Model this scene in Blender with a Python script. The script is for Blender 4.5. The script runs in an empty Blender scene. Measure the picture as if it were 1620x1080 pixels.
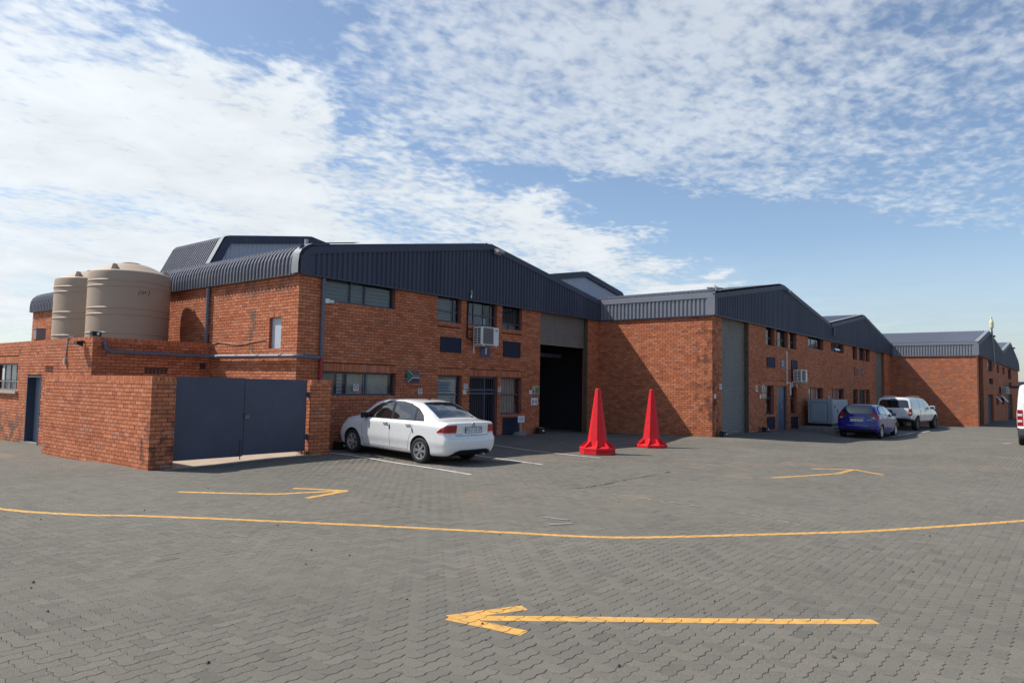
import bpy, bmesh, math, random
import numpy as np
from mathutils import Vector, Matrix
from mathutils.bvhtree import BVHTree
from mathutils.geometry import delaunay_2d_cdt
random.seed(7); np.random.seed(7)
S = bpy.context.scene
COL = S.collection
R = math.radians
# ---------------------------------------------------------------- camera
CAM_H = 1.737
F_PX, PITCH, ROLL, YAW = 1116.1, .0634377, .0177018, .67733
fwd = Vector((math.cos(YAW), math.sin(YAW), 0)); rgt = Vector((math.sin(YAW), -math.cos(YAW), 0)); up = Vector((0, 0, 1))
fc = fwd*math.cos(PITCH) + up*math.sin(PITCH); uc = up*math.cos(PITCH) - fwd*math.sin(PITCH)
xi = rgt*math.cos(ROLL) + uc*math.sin(ROLL); yi = uc*math.cos(ROLL) - rgt*math.sin(ROLL)
cd = bpy.data.cameras.new('camera'); cam = bpy.data.objects.new('camera', cd); COL.objects.link(cam)
cd.sensor_width = 36; cd.lens = F_PX/1620*36; cd.clip_start = .1; cd.clip_end = 3000
cam.matrix_world = Matrix(((xi.x, yi.x, -fc.x, 0), (xi.y, yi.y, -fc.y, 0), (xi.z, yi.z, -fc.z, CAM_H), (0, 0, 0, 1)))
S.camera = cam
# ---------------------------------------------------------------- sun, sky, exposure
SUN = Vector((-.40, .71, 1.0)).normalized()
sd = bpy.data.lights.new('sun', 'SUN'); so = bpy.data.objects.new('sun', sd); COL.objects.link(so)
sd.energy = 5.0; sd.angle = R(.55); sd.color = (1, .955, .88)
so.rotation_euler = SUN.to_track_quat('Z', 'Y').to_euler(); so.location = (0, 0, 40)
W = bpy.data.worlds.new('World'); S.world = W; W.use_nodes = True
def build_world():
    nt = W.node_tree; N = nt.nodes; L = nt.links; N.clear()
    def nd(t, **k):
        n = N.new(t)
        for a, v in k.items(): setattr(n, a, v)
        return n
    def mth(op, a, b=None, c=None, clamp=False):
        n = nd('ShaderNodeMath', operation=op, use_clamp=clamp)
        for i, v in enumerate((a, b, c)):
            if v is None: continue
            if isinstance(v, (int, float)): n.inputs[i].default_value = v
            else: L.new(v, n.inputs[i])
        return n.outputs[0]
    out = nd('ShaderNodeOutputWorld')
    sky = nd('ShaderNodeTexSky', sky_type='NISHITA', sun_disc=False)
    sky.sun_elevation = math.asin(SUN.z); sky.sun_rotation = math.atan2(SUN.x, SUN.y)
    sky.air_density = 1.0; sky.dust_density = .35; sky.ozone_density = 2.0; sky.altitude = 100
    b1 = nd('ShaderNodeBackground'); b1.inputs[1].default_value = .130; L.new(sky.outputs[0], b1.inputs[0])
    tc = nd('ShaderNodeTexCoord'); sp = nd('ShaderNodeSeparateXYZ'); L.new(tc.outputs['Generated'], sp.inputs[0])
    x, y, z = sp.outputs
    zz = mth('ADD', mth('MAXIMUM', z, 0.0), .09)
    px = mth('DIVIDE', x, zz); py = mth('DIVIDE', y, zz)
    cb = nd('ShaderNodeCombineXYZ'); L.new(px, cb.inputs[0]); L.new(py, cb.inputs[1]); cb.inputs[2].default_value = 3.7
    def noise(scale, detail, rough, off=0, dist=0., stretch=None):
        m = nd('ShaderNodeMapping'); L.new(cb.outputs[0], m.inputs[0]); m.inputs['Location'].default_value = (off, off*.7, off*.3)
        if stretch: m.inputs['Rotation'].default_value = (0, 0, stretch[0]); m.inputs['Scale'].default_value = (stretch[1], stretch[2], 1)
        n = nd('ShaderNodeTexNoise'); L.new(m.outputs[0], n.inputs['Vector'])
        n.inputs['Scale'].default_value = scale; n.inputs['Detail'].default_value = detail; n.inputs['Roughness'].default_value = rough; n.inputs['Distortion'].default_value = dist
        return n.outputs[0]
    def dot(v): return mth('ADD', mth('ADD', mth('MULTIPLY', x, v[0]), mth('MULTIPLY', y, v[1])), mth('MULTIPLY', z, v[2]))
    def smooth(v, lo, hi):
        m = nd('ShaderNodeMapRange', interpolation_type='SMOOTHSTEP'); L.new(v, m.inputs[0]); m.inputs[1].default_value = lo; m.inputs[2].default_value = hi; return m.outputs[0]
    big = noise(.9, 5, .55, 2.3, .4)
    mid = noise(3.6, 6, .6, 5.1, .3)
    rip = noise(20, 3, .5, 9.4, .2, (.55, 1, 1.3))
    edge = mth('MULTIPLY', mth('SUBTRACT', mid, .5), .16)
    # two cloud sheets: a broken bank towards the sun and a rippled sheet overhead, a clear band between them
    covB = smooth(mth('ADD', dot((-.053, .4744, -.8787)), edge), -.05, .05)
    covB = mth('MULTIPLY', covB, mth('ADD', .72, mth('MULTIPLY', smooth(big, .36, .56), .36)))
    covA = smooth(mth('ADD', dot((-.1532, -.2665, .9516)), mth('MULTIPLY', edge, .35)), -.008, .03)
    lobe = smooth(dot((.8888, .3302, .3179)), .80, .985)
    cirr = smooth(dot((.734, .524, .432)), .90, .992)
    covA = mth('MULTIPLY', covA, mth('ADD', mth('ADD', .23, mth('MULTIPLY', lobe, .34)), mth('MULTIPLY', cirr, .26)))
    cov = mth('MAXIMUM', covA, covB)
    tex = mth('ADD', mth('ADD', mth('MULTIPLY', big, .16), mth('MULTIPLY', mid, .34)), mth('MULTIPLY', rip, .54))
    v = mth('ADD', tex, mth('MULTIPLY', cov, .48))
    mask = mth('MULTIPLY', smooth(v, .66, 1.02), mth('ADD', .68, mth('MULTIPLY', covB, .29)))
    hor = mth('MULTIPLY', mth('SUBTRACT', 1.0, smooth(z, -.03, .24)), .62)
    mask = mth('MAXIMUM', mask, hor)
    # forward scattering: clouds nearer the sun are brighter
    glow = mth('POWER', mth('MAXIMUM', dot(tuple(SUN)), 0.0), 5.0)
    mask = mth('MAXIMUM', mask, mth('ADD', .04, mth('MULTIPLY', glow, .42)))      # thin high veil
    br = mth('ADD', .82, mth('MULTIPLY', glow, .62))
    br = mth('MULTIPLY', br, mth('ADD', .82, mth('MULTIPLY', mid, .36)))
    br = mth('MULTIPLY', br, mth('SUBTRACT', 1.0, mth('MULTIPLY', mth('MULTIPLY', mth('SUBTRACT', 1.0, smooth(z, .0, .26)), mth('SUBTRACT', 1.0, covB)), .50)))
    b2 = nd('ShaderNodeBackground'); b2.inputs[0].default_value = (.90, .955, 1, 1); L.new(br, b2.inputs[1])
    mx = nd('ShaderNodeMixShader'); L.new(mask, mx.inputs[0]); L.new(b1.outputs[0], mx.inputs[1]); L.new(b2.outputs[0], mx.inputs[2])
    L.new(mx.outputs[0], out.inputs[0])
build_world()
S.view_settings.view_transform = 'Standard'; S.view_settings.look = 'None'
S.view_settings.exposure = .12; S.view_settings.gamma = 1; S.view_settings.use_curve_mapping = False
S.cycles.max_bounces = 6; S.cycles.transparent_max_bounces = 10; S.cycles.use_denoising = True
# ---------------------------------------------------------------- materials
MATS = {}
def mat(name, base, rough=.6, metal=0., var=.08, vscale=6., bump=0., bscale=80., coat=0., spec=.5, island=0., ramp=None, stain=None, wide=None, marks=None):
    """Procedural principled material: noise variation, optional per-piece tone, stains, bump."""
    m = bpy.data.materials.new(name); m.use_nodes = True; nt = m.node_tree; N = nt.nodes; L = nt.links
    p = N['Principled BSDF']; p.inputs['Roughness'].default_value = rough; p.inputs['Metallic'].default_value = metal
    p.inputs['Specular IOR Level'].default_value = spec; p.inputs['Coat Weight'].default_value = coat; p.inputs['Coat Roughness'].default_value = .04
    tc = N.new('ShaderNodeTexCoord')
    if ramp:
        gp = N.new('ShaderNodeNewGeometry'); src = gp.outputs['Position']
    else: src = tc.outputs['Object']
    col = None
    if ramp:
        g = N.new('ShaderNodeNewGeometry'); oi = N.new('ShaderNodeObjectInfo')
        a = N.new('ShaderNodeMath'); a.operation = 'ADD'; L.new(g.outputs['Random Per Island'], a.inputs[0]); L.new(oi.outputs['Random'], a.inputs[1])
        f = N.new('ShaderNodeMath'); f.operation = 'FRACT'; L.new(a.outputs[0], f.inputs[0])
        cr = N.new('ShaderNodeValToRGB'); L.new(f.outputs[0], cr.inputs[0])
        el = cr.color_ramp.elements
        while len(el) < len(ramp): el.new(.5)
        for e, (pos, c) in zip(el, ramp): e.position = pos; e.color = (*c, 1)
        col = cr.outputs[0]
    no = N.new('ShaderNodeTexNoise'); L.new(src, no.inputs['Vector'])
    no.inputs['Scale'].default_value = vscale; no.inputs['Detail'].default_value = 5; no.inputs['Roughness'].default_value = .6
    mr = N.new('ShaderNodeMapRange'); L.new(no.outputs[0], mr.inputs[0]); mr.inputs[1].default_value = .28; mr.inputs[2].default_value = .72
    mr.inputs[3].default_value = 1-var; mr.inputs[4].default_value = 1+var
    hs = N.new('ShaderNodeMix'); hs.data_type = 'RGBA'; hs.blend_type = 'MULTIPLY'; hs.inputs[0].default_value = 1
    if col: L.new(col, hs.inputs[6])
    else: hs.inputs[6].default_value = (*base, 1)
    cv = N.new('ShaderNodeCombineColor')
    for i in range(3): L.new(mr.outputs[0], cv.inputs[i])
    L.new(cv.outputs[0], hs.inputs[7]); res = hs.outputs[2]
    if stain:
        sc, scale, lo, hi, stretch = stain
        mp = N.new('ShaderNodeMapping'); L.new(src, mp.inputs[0]); mp.inputs['Scale'].default_value = stretch
        n2 = N.new('ShaderNodeTexNoise'); L.new(mp.outputs[0], n2.inputs['Vector']); n2.inputs['Scale'].default_value = scale; n2.inputs['Detail'].default_value = 6; n2.inputs['Roughness'].default_value = .65
        m2 = N.new('ShaderNodeMapRange'); m2.interpolation_type = 'SMOOTHSTEP'; L.new(n2.outputs[0], m2.inputs[0]); m2.inputs[1].default_value = lo; m2.inputs[2].default_value = hi
        x2 = N.new('ShaderNodeMix'); x2.data_type = 'RGBA'; L.new(m2.outputs[0], x2.inputs[0]); L.new(res, x2.inputs[6]); x2.inputs[7].default_value = (*sc, 1)
        res = x2.outputs[2]
    if wide:
        n3 = N.new('ShaderNodeTexNoise'); L.new(src, n3.inputs['Vector']); n3.inputs['Scale'].default_value = wide[0]; n3.inputs['Detail'].default_value = 4; n3.inputs['Roughness'].default_value = .55
        m3 = N.new('ShaderNodeMapRange'); L.new(n3.outputs[0], m3.inputs[0]); m3.inputs[1].default_value = .3; m3.inputs[2].default_value = .7; m3.inputs[3].default_value = 1-wide[1]; m3.inputs[4].default_value = 1+wide[1]
        c3 = N.new('ShaderNodeCombineColor'); L.new(m3.outputs[0], c3.inputs[0]); L.new(m3.outputs[0], c3.inputs[1]); L.new(m3.outputs[0], c3.inputs[2])
        x3 = N.new('ShaderNodeMix'); x3.data_type = 'RGBA'; x3.blend_type = 'MULTIPLY'; x3.inputs[0].default_value = 1; L.new(res, x3.inputs[6]); L.new(c3.outputs[0], x3.inputs[7]); res = x3.outputs[2]
    for pts, lo, hi, sc, nsc in (marks or ()):       # weathered patches at given places: soft box times noise
        sp = N.new('ShaderNodeSeparateXYZ'); L.new(src, sp.inputs[0]); acc = None
        for i, (a0, a1, soft) in enumerate(pts):
            for v0, v1 in ((a0-soft, a0+soft), (a1+soft, a1-soft)):
                mm = N.new('ShaderNodeMapRange'); mm.interpolation_type = 'SMOOTHSTEP'; L.new(sp.outputs[i], mm.inputs[0]); mm.inputs[1].default_value = v0; mm.inputs[2].default_value = v1
                if acc is None: acc = mm.outputs[0]
                else:
                    q = N.new('ShaderNodeMath'); q.operation = 'MULTIPLY'; L.new(acc, q.inputs[0]); L.new(mm.outputs[0], q.inputs[1]); acc = q.outputs[0]
        nn = N.new('ShaderNodeTexNoise'); L.new(src, nn.inputs['Vector']); nn.inputs['Scale'].default_value = nsc; nn.inputs['Detail'].default_value = 5
        mm = N.new('ShaderNodeMapRange'); mm.interpolation_type = 'SMOOTHSTEP'; L.new(nn.outputs[0], mm.inputs[0]); mm.inputs[1].default_value = lo; mm.inputs[2].default_value = hi
        q = N.new('ShaderNodeMath'); q.operation = 'MULTIPLY'; L.new(acc, q.inputs[0]); L.new(mm.outputs[0], q.inputs[1])
        x4 = N.new('ShaderNodeMix'); x4.data_type = 'RGBA'; L.new(q.outputs[0], x4.inputs[0]); L.new(res, x4.inputs[6]); x4.inputs[7].default_value = (*sc, 1); res = x4.outputs[2]
    L.new(res, p.inputs['Base Color'])
    rr = N.new('ShaderNodeMapRange'); L.new(no.outputs[0], rr.inputs[0]); rr.inputs[3].default_value = max(0, rough-.06); rr.inputs[4].default_value = min(1, rough+.06)
    L.new(rr.outputs[0], p.inputs['Roughness'])
    if bump:
        nb = N.new('ShaderNodeTexNoise'); L.new(src, nb.inputs['Vector']); nb.inputs['Scale'].default_value = bscale; nb.inputs['Detail'].default_value = 4
        b = N.new('ShaderNodeBump'); b.inputs['Strength'].default_value = bump; b.inputs['Distance'].default_value = .01
        L.new(nb.outputs[0], b.inputs['Height']); L.new(b.outputs[0], p.inputs['Normal'])
    MATS[name] = m; return m
def glass_mat(name, tint, refl=.10):
    m = bpy.data.materials.new(name); m.use_nodes = True; nt = m.node_tree; N = nt.nodes; L = nt.links; N.clear()
    o = N.new('ShaderNodeOutputMaterial'); t = N.new('ShaderNodeBsdfTransparent'); t.inputs[0].default_value = (*tint, 1)
    g = N.new('ShaderNodeBsdfGlossy'); g.inputs['Roughness'].default_value = .03
    f = N.new('ShaderNodeFresnel'); f.inputs[0].default_value = 1.5
    a = N.new('ShaderNodeMath'); a.operation = 'ADD'; a.use_clamp = True; L.new(f.outputs[0], a.inputs[0]); a.inputs[1].default_value = refl
    gm = N.new('ShaderNodeNewGeometry'); fb = N.new('ShaderNodeMath'); fb.operation = 'SUBTRACT'; fb.inputs[0].default_value = 1; L.new(gm.outputs['Backfacing'], fb.inputs[1])
    ff = N.new('ShaderNodeMath'); ff.operation = 'MULTIPLY'; L.new(a.outputs[0], ff.inputs[0]); L.new(fb.outputs[0], ff.inputs[1]); a = ff
    mx = N.new('ShaderNodeMixShader'); L.new(a.outputs[0], mx.inputs[0]); L.new(t.outputs[0], mx.inputs[1]); L.new(g.outputs[0], mx.inputs[2]); L.new(mx.outputs[0], o.inputs[0])
    MATS[name] = m; return m
BR = [(0, (.34, .115, .07)), (.05, (.44, .140, .068)), (.35, (.50, .164, .078)), (.65, (.54, .185, .092)), (.955, (.59, .226, .122)), (.98, (.48, .205, .13)), (1, (.33, .18, .14))]
brick_m = mat('brick', (.4, .14, .07), .85, var=.14, vscale=9, bump=.35, bscale=90, ramp=BR, spec=.25, stain=((.24, .10, .06), .42, .64, .84, (1, 1, .55)), wide=(.5, .09), marks=[
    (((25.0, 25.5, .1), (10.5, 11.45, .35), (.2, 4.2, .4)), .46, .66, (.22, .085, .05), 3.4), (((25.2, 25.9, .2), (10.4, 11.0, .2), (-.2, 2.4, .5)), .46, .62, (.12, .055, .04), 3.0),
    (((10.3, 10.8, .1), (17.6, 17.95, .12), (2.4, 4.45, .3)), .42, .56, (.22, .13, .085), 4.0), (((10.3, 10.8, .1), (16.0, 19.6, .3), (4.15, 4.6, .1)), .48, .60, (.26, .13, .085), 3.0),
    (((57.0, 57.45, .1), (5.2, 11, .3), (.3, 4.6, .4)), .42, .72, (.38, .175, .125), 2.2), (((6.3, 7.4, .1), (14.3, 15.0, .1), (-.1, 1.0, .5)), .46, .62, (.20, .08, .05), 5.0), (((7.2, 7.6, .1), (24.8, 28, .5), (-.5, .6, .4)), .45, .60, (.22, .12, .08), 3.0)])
mortar_m = mat('mortar', (.105, .045, .03), .95, var=.2, vscale=20, bump=.3, spec=.1)  # shade of the raked joints is put into this dark colour
def brick_tex_mat():
    m = mat('brick_reveal', (.36, .125, .07), .88, var=.15, vscale=10, bump=.3, bscale=60, spec=.2)
    nt = m.node_tree; N = nt.nodes; L = nt.links
    tc = N.new('ShaderNodeTexCoord'); sp = N.new('ShaderNodeSeparateXYZ'); L.new(tc.outputs['Object'], sp.inputs[0])
    a = N.new('ShaderNodeMath'); a.operation = 'ADD'; L.new(sp.outputs[0], a.inputs[0]); L.new(sp.outputs[1], a.inputs[1])
    c = N.new('ShaderNodeCombineXYZ'); L.new(a.outputs[0], c.inputs[0]); L.new(sp.outputs[2], c.inputs[1])
    b = N.new('ShaderNodeTexBrick'); L.new(c.outputs[0], b.inputs['Vector']); b.inputs['Scale'].default_value = 1
    b.inputs['Brick Width'].default_value = .2325; b.inputs['Row Height'].default_value = .085; b.inputs['Mortar Size'].default_value = .006
    b.inputs['Color1'].default_value = (.43, .15, .08, 1); b.inputs['Color2'].default_value = (.38, .13, .07, 1); b.inputs['Mortar'].default_value = (.105, .045, .03, 1)  # mortar colour carries the same joint shade
    L.new(b.outputs[0], N['Principled BSDF'].inputs['Base Color'])
    return m
reveal_m = brick_tex_mat()
fascia_m = mat('navy_sheet_metal', (.054, .060, .094), .55, var=.07, vscale=2, spec=.28, stain=((.080, .085, .112), 1.6, .50, .78, (1, 1, .22)), ramp=[(0, (.047, .053, .086)), (.5, (.054, .060, .094)), (1, (.061, .067, .101))])
flash_sunlit_m = mat('flashing_and_sunlit_sheet', (.20, .21, .24), .40, var=.06, vscale=3)  # gutters and flashings; on side fascias a painted sunlit tone of navy sheet
roof_m = mat('roof_sheet_metal', (.105, .105, .13), .40, var=.10, vscale=3, ramp=[(0, (.094, .094, .120)), (.5, (.105, .105, .13)), (1, (.118, .116, .138))])
lightsheet_m = mat('pale_sheet_metal', (.40, .43, .50), .5, var=.06, vscale=2)
gate_m = mat('navy_gate_paint', (.053, .060, .100), .45, var=.12, vscale=2.5, bump=.25, bscale=3, stain=((.085, .085, .11), 3, .56, .80, (2.5, 1, .5)), wide=(1.2, .10))
frame_m = mat('window_frame_paint', (.045, .058, .095), .45, var=.05)
door_m = mat('door_paint', (.075, .10, .17), .45, var=.06)
roller_m = mat('roller_shutter', (.205, .19, .17), .5, var=.08, vscale=3, stain=((.11, .11, .10), 2, .5, .8, (1, 1, .3)))
dark_m = mat('dark_interior', (.035, .035, .04), .8)  # near-black colour stands in for the shade inside rooms, holes and openings
white_m = mat('white_plastic', (.72, .72, .70), .45, var=.03)
paper_m = mat('white_paper', (.75, .74, .76), .7, var=.03)
black_m = mat('black_plastic', (.015, .015, .017), .5, var=.05, spec=.3)
grille_m = mat('grey_mesh_grille', (.16, .16, .155), .6, var=.05)
pipe_m = mat('grey_blue_pipe', (.12, .125, .165), .45, var=.08)
redpipe_m = mat('red_pipe', (.30, .03, .035), .5)
tank_m = mat('beige_tank', (.40, .305, .225), .55, var=.04, vscale=2)
cone_m = mat('red_cone_plastic', (.70, .016, .026), .6, spec=.3, var=.10, vscale=5, stain=((.42, .03, .04), 4, .55, .8, (1, 1, 1)))
galv_m = mat('galvanised', (.38, .40, .42), .45, metal=.3, var=.08)
conc_m = mat('concrete', (.22, .21, .19), .9, var=.18, vscale=5, bump=.3)
sand_m = mat('sandy_yard', (.38, .30, .23), .95, var=.15, vscale=3, bump=.3, bscale=30)
gen_m = mat('generator_paint', (.30, .35, .40), .45, var=.04)
curtain_m = mat('beige_curtain', (.66, .60, .50), .85, var=.1)
vent_m = mat('vent_plate', (.026, .031, .056), .7, var=.08, spec=.2)
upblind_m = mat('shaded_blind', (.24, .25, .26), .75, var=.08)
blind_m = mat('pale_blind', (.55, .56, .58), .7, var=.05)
blue_m = mat('blue_sign', (.03, .045, .14), .4)
green_m = mat('green_sign', (.01, .12, .07), .45); yellow_m = mat('amber_sign', (.5, .38, .05), .5); red_m = mat('red_sign', (.40, .03, .035), .5); navy_m = mat('navy_sign', (.02, .03, .09), .5)
ink_m = mat('black_ink', (.015, .015, .02), .6)
pane_m = glass_mat('window_glass', (.80, .84, .86), .01)
carwhite_m = mat('white_car_paint', (.78, .78, .77), .28, coat=1, var=.01)
carblue_m = mat('blue_car_paint', (.008, .012, .21), .26, coat=.7, var=.02, spec=.4)
carsilver_m = mat('white_pickup_paint', (.70, .71, .71), .28, coat=1, var=.01)
carglass_m = mat('car_glass', (.010, .013, .015), .03, coat=1, var=.0, spec=.9)
tyre_m = mat('tyre_rubber', (.018, .018, .018), .8, var=.1)
rim_m = mat('alloy_rim', (.50, .51, .53), .3, metal=.7, var=.04)
taillight_m = mat('tail_light_red', (.30, .006, .012), .2, coat=.4, var=.05)
lens_m = mat('clear_lens', (.62, .58, .57), .12, coat=1)
trim_m = mat('matt_trim', (.02, .02, .022), .6, spec=.15)
seam_m = mat('panel_gap', (.05, .05, .052), .8)
yellowpaint_m = mat('yellow_road_paint', (.60, .325, .075), .75, var=.16, vscale=9, bump=.3, bscale=150, stain=((.27, .20, .11), 7, .52, .80, (1, 1, 1)))
whitepaint_m = mat('white_road_paint', (.58, .57, .54), .75, var=.15, vscale=6, stain=((.26, .25, .23), 4, .52, .75, (1, 1, 1)))
PR = [(0, (.128, .119, .102)), (.06, (.143, .133, .114)), (.3, (.150, .139, .118)), (.6, (.157, .145, .123)), (.9, (.166, .152, .129)), (1, (.174, .157, .131))]
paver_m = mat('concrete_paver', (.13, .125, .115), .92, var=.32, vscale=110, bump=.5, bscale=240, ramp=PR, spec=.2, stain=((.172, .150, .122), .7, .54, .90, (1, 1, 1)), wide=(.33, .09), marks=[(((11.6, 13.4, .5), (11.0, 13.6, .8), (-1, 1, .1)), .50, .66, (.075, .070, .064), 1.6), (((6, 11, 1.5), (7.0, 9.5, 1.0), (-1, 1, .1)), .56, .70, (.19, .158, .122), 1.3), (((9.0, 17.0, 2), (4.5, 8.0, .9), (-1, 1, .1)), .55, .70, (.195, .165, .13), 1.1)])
def ground_mat():
    m = mat('paved_ground', (.156, .145, .123), .93, var=.12, vscale=1.2, bump=0, spec=.2, wide=(.33, .10))
    nt = m.node_tree; N = nt.nodes; L = nt.links; p = N['Principled BSDF']
    old = p.inputs['Base Color'].links[0].from_socket
    tc = N.new('ShaderNodeTexCoord')
    b = N.new('ShaderNodeTexBrick'); L.new(tc.outputs['Object'], b.inputs['Vector']); b.inputs['Scale'].default_value = 1
    b.inputs['Brick Width'].default_value = .3; b.inputs['Row Height'].default_value = .1; b.inputs['Mortar Size'].default_value = .007; b.inputs['Mortar Smooth'].default_value = .4
    b.inputs['Color1'].default_value = (1.08, 1.07, 1.06, 1); b.inputs['Color2'].default_value = (.90, .90, .90, 1); b.inputs['Mortar'].default_value = (.62, .58, .54, 1)
    mx = N.new('ShaderNodeMix'); mx.data_type = 'RGBA'; mx.blend_type = 'MULTIPLY'; mx.inputs[0].default_value = 1; L.new(old, mx.inputs[6]); L.new(b.outputs[0], mx.inputs[7])
    L.new(mx.outputs[2], p.inputs['Base Color'])
    n = N.new('ShaderNodeTexNoise'); L.new(tc.outputs['Object'], n.inputs['Vector']); n.inputs['Scale'].default_value = 9; n.inputs['Detail'].default_value = 5
    ad = N.new('ShaderNodeMath'); ad.operation = 'MULTIPLY_ADD'; L.new(b.outputs['Fac'], ad.inputs[0]); ad.inputs[1].default_value = -.6; L.new(n.outputs[0], ad.inputs[2])
    bp = N.new('ShaderNodeBump'); bp.inputs['Strength'].default_value = .5; bp.inputs['Distance'].default_value = .012; L.new(ad.outputs[0], bp.inputs['Height']); L.new(bp.outputs[0], p.inputs['Normal'])
    return m
ground_m = ground_mat()
joint_m = mat('joint_sand', (.160, .125, .094), .95, var=.25, vscale=4)
# ---------------------------------------------------------------- builders
class MB:
    def __init__(s): s.v = []; s.f = []; s.mi = []; s.cur = 0
    def add(s, vs, fs, mi=None):
        o = len(s.v); s.v += [tuple(v) for v in vs]; s.f += [tuple(i+o for i in f) for f in fs]; s.mi += [s.cur if mi is None else mi]*len(fs); return s
    def box(s, x0, x1, y0, y1, z0, z1):
        return s.add([(x0, y0, z0), (x1, y0, z0), (x1, y1, z0), (x0, y1, z0), (x0, y0, z1), (x1, y0, z1), (x1, y1, z1), (x0, y1, z1)],
                     [(0, 3, 2, 1), (4, 5, 6, 7), (0, 1, 5, 4), (1, 2, 6, 5), (2, 3, 7, 6), (3, 0, 4, 7)])
    def quad(s, a, b, c, d): return s.add([a, b, c, d], [(0, 1, 2, 3)])
    def prism(s, pts, ax, a, b):
        """polygon pts (2D) extruded along axis ax ('x','y','z') from a to b"""
        n = len(pts)
        def P(p, t): return {'x': (t, p[0], p[1]), 'y': (p[0], t, p[1]), 'z': (p[0], p[1], t)}[ax]
        vs = [P(p, a) for p in pts] + [P(p, b) for p in pts]
        return s.add(vs, [tuple(range(n)), tuple(range(2*n-1, n-1, -1))] + [(i, i+n, (i+1) % n+n, (i+1) % n) for i in range(n)])
    def tube(s, pts, r, n=10, caps=True):
        pts = [Vector(p) for p in pts]; rings = []
        for i, p in enumerate(pts):
            t = (pts[min(i+1, len(pts)-1)]-pts[max(i-1, 0)]).normalized()
            a = t.cross(Vector((0, 0, 1)));
            if a.length < .05: a = t.cross(Vector((1, 0, 0)))
            a.normalize(); b = t.cross(a)
            rr = r[i] if isinstance(r, (list, tuple)) else r
            rings.append([p+a*math.cos(2*math.pi*k/n)*rr+b*math.sin(2*math.pi*k/n)*rr for k in range(n)])
        vs = [v for g in rings for v in g]; fs = []
        for i in range(len(pts)-1):
            for k in range(n): fs.append((i*n+k, i*n+(k+1) % n, (i+1)*n+(k+1) % n, (i+1)*n+k))
        if caps: fs += [tuple(range(n-1, -1, -1)), tuple(range((len(pts)-1)*n, len(pts)*n))]
        return s.add(vs, fs)
    def lathe(s, prof, n=32, c=(0, 0, 0), ax='z', caps=True):
        def P(r, h, t):
            a, b = r*math.cos(t), r*math.sin(t)
            q = (a, b, h) if ax == 'z' else (a, h, b) if ax == 'y' else (h, a, b)
            return (q[0]+c[0], q[1]+c[1], q[2]+c[2])
        vs = [P(r, h, 2*math.pi*k/n) for r, h in prof for k in range(n)]; fs = []
        for i in range(len(prof)-1):
            for k in range(n): fs.append((i*n+k, i*n+(k+1) % n, (i+1)*n+(k+1) % n, (i+1)*n+k))
        if caps: fs += [tuple(range(n-1, -1, -1)), tuple(range((len(prof)-1)*n, len(prof)*n))]
        return s.add(vs, fs)
    def build(s, name, m, parent=None, smooth=False, angle=40, recalc=True, loc=None):
        me = bpy.data.meshes.new(name); me.from_pydata(s.v, [], s.f)
        ms = m if isinstance(m, (list, tuple)) else [m]
        for q in ms: me.materials.append(q)
        if len(ms) > 1: me.polygons.foreach_set('material_index', s.mi)
        if recalc:
            bm = bmesh.new(); bm.from_mesh(me); bmesh.ops.recalc_face_normals(bm, faces=bm.faces); bm.to_mesh(me); bm.free()
        if smooth:
            me.polygons.foreach_set('use_smooth', [True]*len(me.polygons))
            try: me.set_sharp_from_angle(angle=R(angle))
            except Exception: pass
        o = bpy.data.objects.new(name, me); COL.objects.link(o)
        if parent: o.parent = parent
        if loc: o.location = loc
        return o
def thing(name, label, cat, loc=(0, 0, 0), rz=0, group=None):
    o = bpy.data.objects.new(name, None); COL.objects.link(o); o.location = loc; o.rotation_euler = (0, 0, rz); o.empty_display_size = .2
    o['label'] = label; o['category'] = cat
    if group: o['group'] = group
    return o
def tag(o, label, cat, group=None):
    o['label'] = label; o['category'] = cat
    if group: o['group'] = group
    return o
def part(name, parent):
    o = bpy.data.objects.new(name, None); COL.objects.link(o); o.parent = parent; o.empty_display_size = .1; return o
def struct(o): o['kind'] = 'structure'; return o
def stuff(o): o['kind'] = 'stuff'; return o
def text(s, size, m, parent, loc, rot, name='lettering', sx=1.0, ext=.0015):
    c = bpy.data.curves.new(name, 'FONT'); c.body = s; c.size = size; c.align_x = 'CENTER'; c.align_y = 'CENTER'; c.extrude = ext; c.resolution_u = 3
    t = bpy.data.objects.new(name, c); COL.objects.link(t)
    dg = bpy.context.evaluated_depsgraph_get(); me = bpy.data.meshes.new_from_object(t.evaluated_get(dg))
    COL.objects.unlink(t); bpy.data.objects.remove(t)
    me.materials.clear(); me.materials.append(m)
    o = bpy.data.objects.new(name, me); COL.objects.link(o); o.parent = parent; o.location = loc; o.rotation_euler = rot; o.scale = (sx, 1, 1)
    return o
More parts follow.
